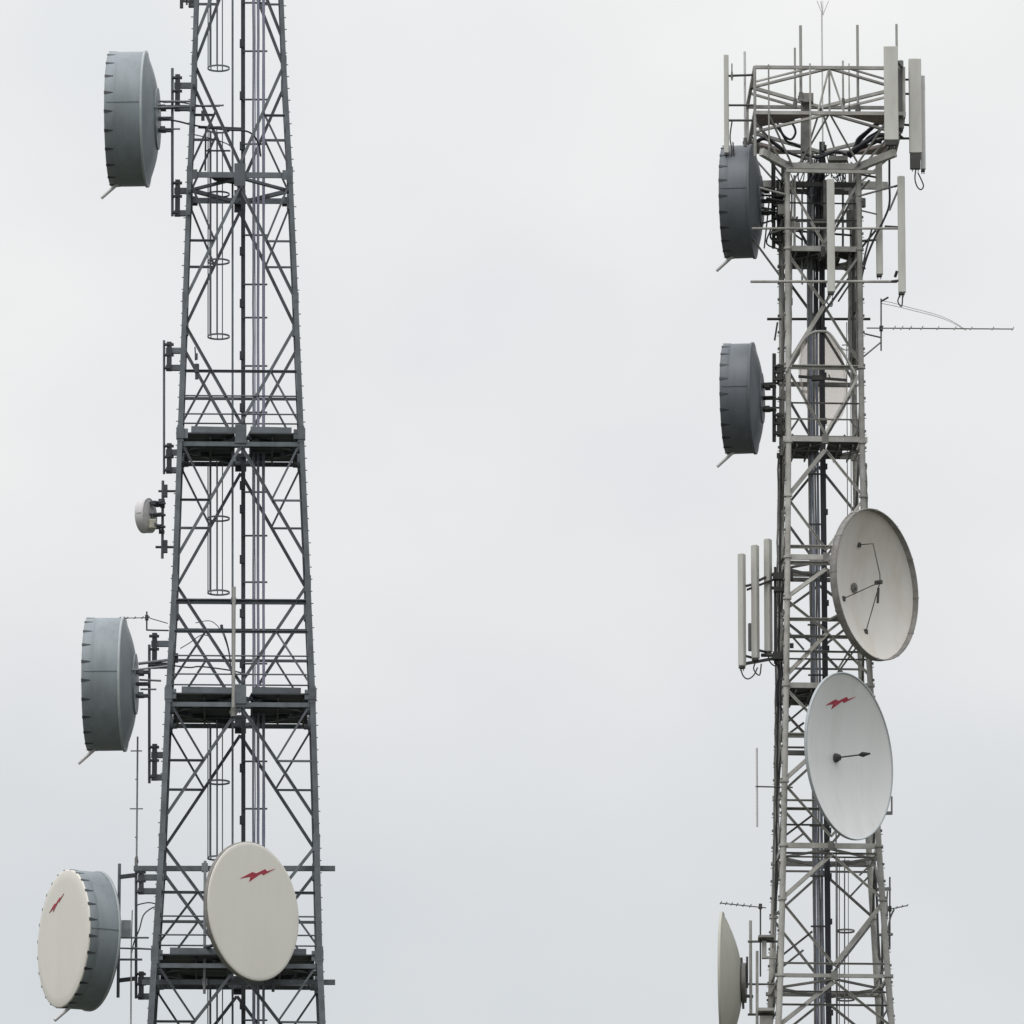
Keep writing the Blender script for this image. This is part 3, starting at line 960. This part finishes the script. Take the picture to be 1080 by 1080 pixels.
bracket('dark stand-off bracket between the highest blue grey drum and the left tower', 181.8, 72, 228, SLATE, SLATE_D, ((79, 117), (190, 228)), xl1, 1.6)
bracket('dark stand-off bracket with an empty pole, carrying no dish', 173, 359, 500, SLATE, SLATE_D, ((361, 391), (468, 499)), xl1, 1.6, 2.6)
bracket('dark stand-off bracket behind the middle drum dish of the left tower', 157.5, 680, 826, SLATE, SLATE_D, ((668, 705), (785, 823)), xl1, 1.6)
b4 = bracket('dark stand-off bracket with two poles behind the drum with the beige face', 143.5, 905, 1053, SLATE, SLATE_D, ((918, 943), (1025, 1054)), xl1, 1.6)
b = MB()
b.tube(P(126, 911, 1.6), P(124.5, 1052, 1.6), 1.7 * S, 10)
b.build('pole', SLATE, b4)
for y in (925, 1034):
    MB().bar(P(126, y, 1.6), P(143, y - 2, 1.6), .1, .1).build('arm', SLATE_D, b4)
MB().box(P(133, 980, 1.6), .25, .2, .45).build('junction_box', SLATE_L, b4)
for ctrl in (((167, 955), (158, 959), (151, 966), (147, 980), (141, 995), (138, 1010)), ((143, 955), (150, 953), (158, 952), (167, 954))):
    MB().curve([P(x, y, 1.5) for x, y in ctrl], .7 * S).build('cable', SLATE_D, b4)
bracket('grimy stand-off bracket behind the upper dark drum on the right tower', 816, 165, 262, TAUPE_DD, TAUPE_DD, ((205, 232), (240, 256)), lambda y: 826, .9, 4, .09)
b8 = bracket('grimy stand-off bracket behind the lower dark drum on the right tower', 816.5, 373, 466, TAUPE_DD, TAUPE_DD, ((385, 402), (436, 460)), lambda y: 826, .9, 4, .09)

# flat beige dish in front of the left tower
def open_dish(px, py, rpx, yaw, dy, depthpx, label, m, rim_m, rimd=0, flat=False, group='round dishes', logo=None, mback=None, rimw=0.0):
    r = radius(px, py, rpx, dy)
    a = R(yaw)
    back = Vector((-math.sin(a), math.cos(a), 0))
    D = depthpx * S
    root = thing('parabolic_dish', label, 'satellite dish', P(px, py, dy) + back * (D + .12), a, group)
    o = -(D + .12)
    n = 112

    def bowl(rr):
        return o + D * (1 - (rr / r) ** 2)
    if flat:
        b = MB()
        b.revolve([(0.001, o - .03), (r * .5, o - .027), (r * .95, o - .018), (r * .992, o - .016), (r * .999, o - .008)], n)
        b.revolve([(r * .999, o - .008), (r, o + .03)], n)
        b.build('radome', m, root, True)
        b = MB()
        b.revolve([(r * 1.0, o + .015), (r * 1.012, o + .02), (r * 1.012, o + .02 + rimd * S), (r * .96, o + .02 + rimd * S)], n)
        b.build('rim_band', rim_m, root, True)
        b = MB()
        b.revolve([(r * .97 * (1 - k / 12) + .15 * k / 12, bowl(r * .97 * (1 - k / 12)) + .06) for k in range(13)], n)
        b.build('reflector', mback or m, root, True)
    else:
        b = MB()
        b.revolve([(max(.001, r * .985 * k / 16), bowl(r * k / 16)) for k in range(17)], n)
        b.revolve([(max(.001, r * .985 * k / 16), bowl(r * k / 16) + .03) for k in range(16, -1, -1)], n)
        b.build('reflector', m, root, True)
        b = MB()
        f0 = -rimd * S
        b.revolve([(r * .982, o + .02), (r * .982 + .005, o + f0), (r * 1.0, o + f0), (r * 1.0, o + .05), (r * .97, o + .06)], n)
        for k in range(12 if rimd > 1 else 0):
            th = 2 * math.pi * k / 12
            rad = Vector((math.cos(th), 0, math.sin(th)))
            b.bar(rad * r * .992 + Vector((0, o + f0 - .005, 0)), rad * r * .992 + Vector((0, o + .06, 0)), .05, .05, rad)
        b.build('rim_band', rim_m, root, True)
    b = MB()
    b.revolve([(r * .26, o + D + .035), (r * .28, o + D + .02), (r * .28, o + D + .12), (.01, o + D + .12)], 40, False)
    b.build('hub_ring', SLATE if flat else TAUPE_D, root, True)
    if logo:
        emblem(root, logo[0], logo[1], logo[2], o - .02, bowl if not flat else None)
    root['_r'] = r
    root['_o'] = o
    del root['_r'], root['_o']
    return root, r, o, D, bowl


d6, r6, o6, D6, _ = open_dish(267.2, 961.3, 72.3, 50.8, -2.3, 12, 'flat beige dish with a red zigzag emblem, in front of the left tower', BEIGE, RIM, 4, True, logo=(.13, .96, 1.42))


def local_part(root, name, m, fn):
    """fn fills an MB in world coordinates; stored under a rotated root"""
    b = MB()
    fn(b)
    inv = Matrix.Rotation(-root.rotation_euler.z, 3, 'Z')
    b.v = [inv @ (v - root.location) for v in b.v]
    return b.build(name, m, root, True)


local_part(d6, 'mount_pole', SLATE_L, lambda b: (b.tube(P(216.3, 908, -.3), P(215.5, 1048, -.3), 1.5 * S, 10), b.box(P(216, 915, -.22), .16, .16, .22), b.box(P(216, 1036, -.22), .14, .16, .18)))
local_part(d6, 'mount_pole', SLATE_D, lambda b: (b.tube(P(287, 915, -.3), P(288, 1046, -.3), 1.6 * S, 10), b.tube(P(280, 1030, -.3), P(279, 1044, -.3), 1.0 * S, 8)))


def rear_mount(root, m, half, anchors):
    inv = Matrix.Rotation(-root.rotation_euler.z, 3, 'Z')
    MB().tube((0, .1, -half), (0, .1, half), .07, 10).build('mount_pole', m, root, True)
    for z, w in anchors:
        b = MB()
        b.tube((0, .1, z), inv @ (w - root.location), .05, 8)
        b.build('mount_arm', m, root, True)


rear_mount(d6, SLATE_D, .8, ((.6, P(240, 940, -.1)), (-.6, P(240, 1036, -.1)), (.6, P(287, 940, -.3)), (-.6, P(216, 1000, -.3))))

# right tower, big open dish with feed tripod
r1, rr1, o1, D1, bowl1 = open_dish(920.5, 617, 79, 55.5, -1.3, 24, 'big open dish with three thin feed struts and a tarnished rim, beside the right tower', BOWL, RIM, 6)
AXL = lambda t: Vector((0, o1 + D1 - t, 0))
fy = o1 + D1 - 33 * S
feed = Vector((0, fy, .05))
for (u, v) in ((-.02, 1.02), (-.58, -.38), (.22, -1.05)):
    b = MB()
    foot = Vector((u * rr1 * .55, 0, v * rr1 * .55))
    foot.y = bowl1(math.hypot(foot.x, foot.z)) - .01
    if v > .9:
        kn = Vector((foot.x + .02, foot.y - .42, foot.z - .02))
        b.path([foot, kn, feed + Vector((0, 0, .2)), feed], .014, 6)
    else:
        b.tube(foot, feed, .014, 6)
    b.box(foot, .12, .06, .12)
    b.build('feed_strut', TAUPE_DD, r1, True)
b = MB()
b.tube(feed + Vector((0, -.05, 0)), feed + Vector((0, .14, 0)), .06, 10)
b.tube(feed + Vector((0, .05, -.15)), feed + Vector((.02, .09, -.55)), .035, 8)
b.build('feed_horn', TAUPE_DD, r1, True)
b = MB()
b.revolve([(.13, o1 + D1 - .02), (.13, o1 + D1 - .05), (.01, o1 + D1 - .05)], 20, False)
b.revolve([(.07, o1 + D1 - .05), (.05, o1 + D1 - .1), (.01, o1 + D1 - .1)], 16, False)
b.build('feed_socket', TAUPE_D, r1, True)
rear_mount(r1, TAUPE_D, .7, ((.6, P(911, 594, -.05)), (-.6, P(911, 654, -.05)), (.6, P(875, 594, -.05)), (-.6, P(875, 654, -.05))))

r2, rr2, o2, D2, bowl2 = open_dish(895.8, 797.5, 87.4, 57.3, -2.9, 17, 'white open dish with a red zigzag emblem and central feed rod, on the right tower', WHITE, LIPM, 1.0, logo=(-.10, 1.41, 1.42))
b = MB()
hub = Vector((0, o2 + D2, 0))
tip = Vector((0, o2 + D2 - 40 * S, 0))
b.tube(hub, tip, .02, 8)
b.build('feed_rod', TAUPE_DD, r2, True)
b = MB()
b.revolve([(.02, o2 + D2 - 40 * S - .05), (.07, o2 + D2 - 33 * S), (.02, o2 + D2 - 28 * S)], 16)
b.build('feed_horn', BLACK, r2, True)
b = MB()
b.revolve([(.12, o2 + D2 - .015), (.12, o2 + D2 - .05), (.10, o2 + D2 - .07), (.08, o2 + D2 - .14), (.01, o2 + D2 - .14)], 20, False)
b.build('feed_socket', TAUPE_DD, r2, True)
rear_mount(r2, TAUPE_D, .9, ((.6, P(912, 777, -.05)), (-.6, P(915, 855, -.05)), (.6, P(872, 777, -.05)), (-.6, P(872, 855, -.05))))
local_part(r2, 'corner_bracket', TAUPE_D, lambda b: (b.bar(P(918, 858, -.05), P(941, 857.5, -.2), .08, .08), b.bar(P(940.5, 858, -.2), P(940.5, 840, -.2), .045, .045)))

# cream dish seen from its back, bottom of the right tower
r3, rr3, o3, D3, bowl3 = open_dish(762, 1037, 74.5, -94.5, 1.0, 20, 'stained cream dish turned away, lowest at the left of the right tower', CREAM, CREAM, .8)
local_part(r3, 'mount_pole', TAUPE, lambda b: (b.tube(P(791.5, 971, .9), P(792, 1071, .9), 1.6 * S, 10), b.tube(P(798.5, 1003, .8), P(798.5, 1090, .8), 1.5 * S, 10)))
local_part(r3, 'mount_arm', TAUPE_D, lambda b: (b.tube(P(782, 1010, 1.0), P(784, 1064, 1.0), 1.3 * S, 8), b.tube(P(783, 1038, 1.0), P(820, 1038, .9), 1.1 * S, 8), b.tube(P(783, 1050, 1.0), P(794, 1051, .9), 1.8 * S, 8),
                                                b.tube(P(789, 993, .9), P(820, 993, .6), 1.3 * S, 8), b.tube(P(789, 1070, .9), P(820, 1070, .6), 1.3 * S, 8), b.tube(P(788, 1009, .9), P(788, 1042, .9), 1.2 * S, 8)))
for args in ((P(808, 989, .6), .42, .5, .06), (P(808, 1066, .6), .42, .5, .08), (P(806, 1002, .6), .12, .2, .45), (P(812, 1010, .6), .35, .1, .06), (P(808, 1077, .6), .34, .2, .26)):
    local_part(r3, 'bracket_plate', TAUPE, lambda b: b.box(*args))

# pale dish held inside the lattice
r4, rr4, o4, D4, bowl4 = open_dish(868.5, 399, 49, 59, 2.75, 8, 'pale cream dish seen through the lattice, level with the lower dark drum', MESHD, MESHD, 1.0)
local_part(r4, 'mount_arm', TAUPE_D, lambda b: (b.tube(P(858, 380, 3.3), P(858, 420, 3.3), .05, 8), b.tube(P(858, 387, 3.3), P(845, 387, 2.1), .04, 8), b.tube(P(858, 413, 3.3), P(845, 413, 2.1), .04, 8)))

# small white dish on the left tower
sroot = drum(149.5, 544.5, 17.8, -112, 8.5, 3, 'small white dish clamped to a short pole on the left tower', PALE, 1.6, False, 0, 'round dishes', False, .5)
sroot.name = 'small_dish'
for ch in sroot.children:
    if ch.name.startswith('radome') or ch.name.startswith('mount_'):
        ch.data.materials[0] = PALE if ch.name.startswith('radome') else SLATE_D
local_part(sroot, 'mount_pole', SLATE, lambda b: b.tube(P(171.8, 507, 1.6), P(171.2, 589, 1.6), 1.5 * S, 10))
local_part(sroot, 'mount_arm', SLATE_D, lambda b: (b.tube(P(156, 532, 1.4), P(172, 531, 1.5), 1.3 * S, 8), b.tube(P(155, 534, 1.4), P(163, 552, 1.5), .8 * S, 8), b.tube(P(163, 552, 1.5), P(171, 561, 1.5), 1.0 * S, 8),
                                                   b.tube(P(167, 518, 1.6), P(186, 518, 1.6), 1.3 * S, 8), b.tube(P(164, 577, 1.6), P(186, 577, 1.6), 1.4 * S, 8), b.box(P(174.5, 518, 1.6), .11, .14, .33),
                                                   b.box(P(174.5, 576.5, 1.6), .11, .14, .33), b.box(P(170.5, 528, 1.6), .17, .14, .07), b.box(P(170.5, 561, 1.6), .15, .14, .08), b.box(P(171.5, 534, 1.6), .12, .14, .07)))
local_part(sroot, 'radio_box', CREAM, lambda b: b.bevbox(P(160.5, 553, 1.35), .2, .2, .26, .04, .4))


# ------------------------------------------------------------------ panel antennas
def panel(label, x0, x1, y0, y1, dy, m=PANEL, rz=0, side=None, cap=0, loop=None, dpt=.16, arms=(), grp='upright panel antennas'):
    c0, c1 = P((x0 + x1) / 2, y0, dy), P((x0 + x1) / 2, y1, dy)
    w = (x1 - x0) * S
    root = thing('panel_antenna', label, 'panel antenna', c1, 0, grp)
    b = MB()
    b.bevbox((c0 + c1) / 2, w * .96, dpt, (c0.z - c1.z), min(w, dpt) * .22, rz)
    b.build('radome', m, root)
    b = MB()
    bk = Vector((math.sin(rz), math.cos(rz), 0)) * (dpt / 2 + .05)
    rt = Vector((math.cos(rz), -math.sin(rz), 0))
    b.bar(c0 + bk + rt * w * (side or 0) - Vector((0, 0, .15)), c1 + bk + rt * w * (side or 0) + Vector((0, 0, .12)), .05, .05)
    for t in (.12, .85):
        b.box(c0.lerp(c1, t) + bk * 1.05 + rt * w * (side or 0), .12, .14, .14)
    b.build('back_bracket', TAUPE_DD, root)
    b = MB()
    b.bevbox(c1 - Vector((0, 0, .03 + cap * S / 2)), w * .8, dpt * .8, .06 + cap * S, .02, rz)
    b.build('end_cap', TAUPE_DD, root)
    for k in range(2):
        b = MB()
        b.tube(c1 + Vector((w * (.22 - .44 * k), 0, -.02 - cap * S)), c1 + Vector((w * (.22 - .44 * k), 0, -.12 - cap * S)), .014, 6)
        b.build('connector', SLATE_L, root)
    if loop:
        for ctrl in loop:
            MB().curve([P(x, y, dy) for x, y in ctrl], .75 * S).build('cable', TAUPE_DD, root)
    for (x, y, xx, yy, r, dd) in arms:
        MB().tube(P(x, y, dy), P(xx, yy, dd), r * S, 8).build('arm', TAUPE_DD, root)
    return root


panel('tall pale panel antenna at the front right corner of the head frame', 932, 947.6, 49, 148.5, -1.2, arms=((947, 66, 952, 72, 1.2, -.9), (946, 140, 953, 146, 1.2, -.9)), cap=3)
panel('dark narrow panel antenna tucked behind the tall pale one on the head frame', 946.8, 953.3, 64, 136, -.7, PANEL_S, side=.3)
panel('pale panel antenna with dark foot and hanging cable loop, right of the head frame', 958.2, 972.2, 62, 162, -.6, cap=15,
      loop=(((966, 178), (965, 188), (967, 196), (971, 200), (974, 196), (971, 188), (968, 182)),), arms=((958, 84, 947, 84, 1.2, -.3), (958, 99, 947, 99, 1.2, -.3), (959, 132, 948, 131, 1.3, -.3), (959, 146, 946, 146, 1.3, -.3)))
panel('pale grey panel antenna half hidden at the far right edge of the head frame', 970.8, 976, 80, 179, -.3, PALE)
panel('slim pale panel antenna above the upper dark drum, left end of the head frame', 763.4, 768.8, 58, 162, -.2, arms=((768, 80, 795, 79, 1.3, -.9), (768, 111, 795, 111, 1.2, -.9), (768, 127, 795, 127, 1.3, -.9)),
      loop=(((772, 128), (770, 145), (772, 160), (769, 174), (772, 178), (774, 165), (773, 150)),))
panel('pale panel antenna standing in front of the middle of the right tower top', 872, 880.6, 189, 308.5, -.7, loop=(((874, 310), (872, 318), (877, 323), (878, 314)),), arms=((877, 241, 877, 241.5, 1.5, -.3), (877, 297, 877, 297.5, 1.5, -.3)))
panel('pale panel antenna between the tower leg and the outer right panel', 923.6, 931, 168, 290, .3, PANEL, arms=((924, 187, 908, 184, 1.2, .1), (924, 253, 908, 254, 1.2, .1)))
panel('pale panel antenna below the hanging cable loop, right side of the tower', 946.8, 955, 186, 309, -.4, loop=(((949, 311), (947, 318), (951, 323), (952, 312)),), arms=((948, 195, 944, 197, 1, -.15), (948, 296, 940, 297, 1.5, -.3), (946, 286, 944, 292, 1.6, -.3)))
gl = 'three pale panel antennas left of the lattice'
panel('leftmost and lowest of the three panel antennas beside the open dish tower', 779, 786, 584, 703, .3, side=.35, rz=-.5, dpt=.2, grp=gl, loop=(((781, 705), (784, 713), (789, 716), (795, 712), (799, 704)),), arms=((787, 618, 795, 616, 1.4, .8), (787, 692, 795, 694, 1.4, .8)))
panel('middle one of the three panel antennas beside the open dish tower', 793, 800.2, 575, 695, .6, side=.35, rz=-.5, dpt=.2, grp=gl, loop=(((797, 697), (795, 706), (801, 712), (803, 700)),), arms=((801, 612, 809, 608, 1.5, .9), (801, 686, 809, 688, 1.4, .9)))
panel('rightmost and highest of the three panel antennas beside the open dish tower', 806.5, 813.8, 568.5, 688, .9, side=.35, rz=-.5, dpt=.2, grp=gl, loop=(((810, 690), (812, 698), (818, 702), (821, 692)),), arms=((814, 606, 834, 606, 1.8, .7), (814, 620, 832, 621, 1.8, .7), (803, 691, 828, 691, 2.0, .7)))
# stand-off frame for that trio
fr = thing('mounting_bracket', 'dark stand-off frame holding the three pale panel antennas', 'bracket', P(818, 720, .8), 0, 'steel stand-off brackets')
for nm, f in (('pole', lambda b: b.tube(P(817.5, 598, .9), P(817.5, 700, .9), 1.3 * S, 8)),
              ('arm', lambda b: b.bar(P(786, 700, .5), P(830, 692, 1.0), .06, .08)),
              ('arm', lambda b: b.bar(P(788, 622, .5), P(830, 606, 1.0), .05, .06)),
              ('clamp', lambda b: (b.box(P(821, 608, .8), .3, .2, .18), b.box(P(822, 622, .8), .3, .2, .12), b.box(P(822, 692, .8), .35, .25, .2), b.box(P(834, 607, .1), .12, .2, .25), b.box(P(835, 681, .0), .1, .1, .12)))):
    b = MB()
    f(b)
    b.build(nm, TAUPE_DD, fr)
b = MB()
b.bevbox(P(791.5, 672, .9), .13, .1, .75, .03)
b.build('equipment_box', PANEL_S, fr)
for ctrl in (((820, 700), (822, 712), (819, 725), (820, 745)), ((824, 698), (825, 712), (823, 730), (824, 760))):
    MB().curve([P(x, y, .9) for x, y in ctrl], 1.2 * S).build('cable', BLACK, fr)


# ------------------------------------------------------------------ whips and aerials
def whip(label, x, y0, y1, w, dy, m=TAUPE, foot=True, cat='antenna', name='whip_antenna'):
    base = P(x, y1, dy)
    root = thing(name, label, cat, base, 0, 'slender vertical aerials')
    L = P(x, y0, dy).z - base.z
    b = MB()
    r = w / 2 * S
    b.tube(base, base + Vector((0, 0, L)), r, 10)
    b.build('rod', m, root)
    if foot:
        b = MB()
        b.tube(base - Vector((0, 0, .02)), base + Vector((0, 0, .22)), r * 1.5, 10)
        b.box(base + Vector((0, .04, .1)), r * 4, .08, .08)
        b.build('base_clamp', TAUPE_D, root)
    return root


whip('pale grey rod aerial just left of the head frame corner', 786, 54.5, 154, 2.6, -.4, PALE)
whip('very short dark rod aerial beside the leftmost head frame panel', 772, 67, 84, 1.3, -.5, TAUPE_D)
whip('thin pale rod aerial rising through the left part of the head frame', 811.2, 68, 165, 1.7, -1.1)
whip('shorter rod aerial immediately left of the tall thick one', 838.7, 50.5, 113, 2.3, .3, POLE)
whip('tall thick grey rod aerial left of the lightning rod', 844.8, 27, 106, 3.2, 0, POLE)
whip('low rod aerial just right of the tall thick left one', 855, 67, 172, 1.9, -1.1)
whip('stubby rod aerial right of the lightning rod', 889.3, 64, 112, 2.2, 0)
whip('faint stubby rod aerial beside the other stubby one right of centre', 895.8, 67, 120, 1.5, .3)
whip('tall grey rod aerial between the lightning rod and the tall panel', 905, 26.5, 119, 2.9, .0, POLE)
whip('thin grey rod aerial sticking up behind the tall corner panel', 946.6, 25.5, 150, 2.6, -.9, POLE)
lr = whip('pale lightning rod with a forked tip at the very top of the right tower', 867.8, 14, 158, 1.7, 1.0, PALE, True, 'lightning rod', 'lightning_rod')
b = MB()
for dx, dyy in ((-6, 0), (6, 0), (0, .15), (-2, -.15)):
    b.tube(P(867.8, 16, 1.0), P(867.8 + dx, 1, 1.0 + dyy), .012, 6)
b.build('forked_tip', PALE, lr)
wp = whip('pale grey pole aerial in front of the left tower, crossing its middle deck', 246, 619, 755, 3.8, -.35, POLE)
MB().box(P(246.5, 634, -.2), .14, .3, .14).build('clamp', SLATE, wp)
MB().box(P(246.5, 745, -.2), .12, .3, .12).build('clamp', SLATE, wp)
wc = whip('slim cross-barred aerial rising beside the beige-faced drum', 144, 777, 912, 1.9, 1.4, SLATE_L)
for y, h in ((792, 6), (822, 1.2), (853, 7), (883, 1.5)):
    b = MB()
    b.tube(P(143.8 - h, y, 1.4), P(143.8 + h, y, 1.4), .5 * S * 1.4, 6)
    b.build('cross_bar', SLATE_L, wc)
MB().tube(P(138.5, 1000, 1.4), P(138, 1085, 1.4), .9 * S, 8).build('lower_tube', PALE, wc)
MB().tube(P(139.5, 960, 1.4), P(138.5, 1000, 1.4), .6 * S, 8).build('lower_tube', SLATE_L, wc)
b = MB()
b.bar(P(190, 1, 1.2), P(206, 2, 1.2), .05, .06)
b.box(P(191.5, 2.5, 1.2), .09, .1, .32)
b.box(P(202, 4, 1.2), .16, .12, .2)
b.bar(P(197, -14, 1.2), P(197, 5, 1.2), .05, .05)
tag(b.build('pole_clamp', SLATE_D), 'small dark pole clamp at the top left leg of the left tower', 'clamp')
# dipole whip on an arm, left of the white dish
dp = whip('pale pinkish stick aerial on a side arm, left of the white dish', 798.6, 789, 872, 2.2, .6, PALE, False)
MB().tube(P(797, 829.5, .6), P(836, 830.5, .2), .8 * S, 6).build('arm', TAUPE_DD, dp)


def yagi(label, tip, tail, dy, els, el_len, mast, m, extra=None, rb=.6):
    root = thing('yagi_antenna', label, 'aerial', P(mast[0], mast[2], dy), 0, 'yagi aerials')
    a, c = P(*tip, dy), P(*tail, dy)
    MB().tube(a, c, rb * S, 6).build('boom', m, root)
    MB().tube(P(mast[0], mast[1], dy), P(mast[0], mast[2], dy), .85 * S, 8).build('mast', m, root)
    for k, t in enumerate(els):
        p = a.lerp(c, t)
        b = MB()
        d = Vector((.2, .86, .46)).normalized() * el_len * (.8 + .2 * t)
        b.tube(p - d * .6, p + d, .015, 6)
        b.build('element', m, root)
    b = MB()
    b.box(P(mast[0], (tail[1] + tip[1]) / 2 if extra is None else extra, dy), .09, .12, .13)
    b.build('boom_clamp', TAUPE_DD, root)
    return root


yg = yagi('long horizontal yagi aerial with a bowed stay wire, right of the right tower', (1069, 347), (914, 346), .6, [(1069 - x) / 155 for x in (1068, 1047, 1024, 1007, 989, 972, 960, 951, 943, 930)], .24, (929.3, 315, 370), TAUPE_D, 346.5, .7)
for ctrl in (((929, 317), (940, 319), (962, 325), (985, 331), (1003, 338), (1019, 348)), ((930, 320), (945, 323), (965, 328), (985, 333), (1003, 339.5), (1019, 348.5))):
    MB().curve([P(x, y, .6) for x, y in ctrl], .4 * S, 6, 6).build('stay_wire', PALE, yg)
MB().tube(P(929, 318, .6), P(937, 313.5, .6), 1.0 * S, 8).build('clamp_arm', TAUPE_DD, yg)
for s_ in ((912, 352, 929, 356), (911, 376, 929, 361)):
    MB().tube(P(s_[0], s_[1], .2), P(s_[2], s_[3], .6), .9 * S, 6).build('mast_arm', TAUPE_D, yg)
y2 = yagi('small yagi aerial on a thin mast above the stained cream dish', (760, 952.5), (808, 957.5), .6, (0, .12, .24, .36, .5, .65, .85), .16, (802, 956, 1030), TAUPE_DD, 956)
y3 = yagi('tiny yagi aerial on the lower right leg of the right tower', (957, 955), (938, 959), .4, (0, .3, .6, .95), .12, (938.5, 925, 1000), TAUPE_DD, 958.5)
MB().bar(P(926, 938, .2), P(939, 937.5, .4), .07, .09).build('arm', TAUPE_D, y3)
MB().bar(P(928, 986, .2), P(941, 985.5, .4), .07, .07).build('arm', TAUPE_D, y3)
MB().curve([P(x, y, .4) for x, y in ((943, 959), (939, 968), (937, 980), (938, 990), (935, 1005), (934, 1020))], 1.0 * S).build('cable', TAUPE_D, y3)
y4 = yagi('thin yagi aerial above the middle drum dish, tied to the left tower leg', (126, 652), (158, 651.5), 1.0, (0, .25, .5, .75, .95), .12, (154.8, 645, 665), SLATE_D, 651.5, .5)
MB().tube(P(155, 664.5, 1.0), P(178, 665, 1.0), .9 * S, 6).build('arm', SLATE_D, y4)
MB().tube(P(158, 652, 1.0), P(177, 657.5, 1.0), .5 * S, 6).build('arm', SLATE_D, y4)

# ------------------------------------------------------------------ ground
gm = mat('meadow_grass', (0.045, 0.048, 0.032), 0.9, 0, .35, (0.07, 0.065, 0.045), .6, .15, False, .5)
n = 40
gb = MB()
vs, fs = [], []
for i in range(n + 1):
    for j in range(n + 1):
        x = (i / n * 2 - 1)
        y = (j / n * 2 - 1)
        vs.append((x * abs(x) * 5000, y * abs(y) * 5000, 0))
for i in range(n):
    for j in range(n):
        a = i * (n + 1) + j
        fs.append([a, a + n + 1, a + n + 2, a + 1])
g = gb.add(vs, fs, True).build('ground', gm)
g['kind'] = 'structure'

# ------------------------------------------------------------------ sky and light
w = bpy.data.worlds.new('World')
scene.world = w
w.use_nodes = True
nt = w.node_tree
bg = nt.nodes['Background']
out = nt.nodes['World Output']
SUN_EL, SUN_AZ = 55, -150
sky = nt.nodes.new('ShaderNodeTexSky')
sky.sky_type = 'NISHITA'
sky.sun_disc = False
sky.sun_elevation = R(SUN_EL)
sky.sun_rotation = R(SUN_AZ)
sky.air_density = 1.5
sky.dust_density = 4
bg.inputs['Strength'].default_value = .1
nt.links.new(sky.outputs['Color'], bg.inputs['Color'])
tc = nt.nodes.new('ShaderNodeTexCoord')
sep = nt.nodes.new('ShaderNodeSeparateXYZ')
nt.links.new(tc.outputs['Generated'], sep.inputs['Vector'])
# overcast luminance against height
ramp = nt.nodes.new('ShaderNodeValToRGB')
cr = ramp.color_ramp
cr.elements[0].position = 0.0
cr.elements[0].color = (.50, .54, .60, 1)
cr.elements[1].position = 1.0
cr.elements[1].color = (1.9, 1.95, 2.0, 1)


def el(deg, c):
    e = cr.elements.new(math.sin(R(deg)))
    e.color = (*c, 1)


el(10.0, (.72, .745, .76))
el(11.5, (.77, .785, .795))
el(13.0, (.835, .84, .84))
el(14.6, (.86, .865, .862))
el(16.0, (.865, .875, .868))
el(40, (1.2, 1.22, 1.24))
nt.links.new(sep.outputs['Z'], ramp.inputs['Fac'])
mp = nt.nodes.new('ShaderNodeMapping')
mp.inputs['Scale'].default_value = (16, 16, 20)
mp.inputs['Location'].default_value = (3.2, 1.5, .4)
nt.links.new(tc.outputs['Generated'], mp.inputs['Vector'])
no = nt.nodes.new('ShaderNodeTexNoise')
no.inputs['Scale'].default_value = 1.0
no.inputs['Detail'].default_value = 6
no.inputs['Roughness'].default_value = .45
nt.links.new(mp.outputs['Vector'], no.inputs['Vector'])
cmap = nt.nodes.new('ShaderNodeValToRGB')
cmap.color_ramp.elements[0].position = .3
cmap.color_ramp.elements[0].color = (.90, .918, .945, 1)
cmap.color_ramp.elements[1].position = .7
cmap.color_ramp.elements[1].color = (1.07, 1.06, 1.055, 1)
nt.links.new(no.outputs['Fac'], cmap.inputs['Fac'])
mul = nt.nodes.new('ShaderNodeMix')
mul.data_type = 'RGBA'
mul.blend_type = 'MULTIPLY'
mul.inputs['Factor'].default_value = 1
nt.links.new(ramp.outputs['Color'], mul.inputs['A'])
nt.links.new(cmap.outputs['Color'], mul.inputs['B'])
bg2 = nt.nodes.new('ShaderNodeBackground')
bg2.inputs['Strength'].default_value = 1.0
nt.links.new(mul.outputs['Result'], bg2.inputs['Color'])
ms = nt.nodes.new('ShaderNodeMixShader')
ms.inputs['Fac'].default_value = .97
nt.links.new(bg.outputs['Background'], ms.inputs[1])
nt.links.new(bg2.outputs['Background'], ms.inputs[2])
nt.links.new(ms.outputs['Shader'], out.inputs['Surface'])

sd = bpy.data.lights.new('sun', 'SUN')
sd.energy = 0.9
sd.angle = R(30)
sd.color = (1, .97, .93)
so = bpy.data.objects.new('sun', sd)
col.objects.link(so)
az = R(SUN_AZ)
dirv = Vector((math.sin(az) * math.cos(R(SUN_EL)), math.cos(az) * math.cos(R(SUN_EL)), math.sin(R(SUN_EL))))
so.rotation_euler = (-dirv).to_track_quat('-Z', 'Y').to_euler()
so.location = (-20, 150, 90)

vs_ = scene.view_settings
vs_.view_transform = 'Standard'
vs_.look = 'None'
vs_.exposure = 0
vs_.gamma = 1
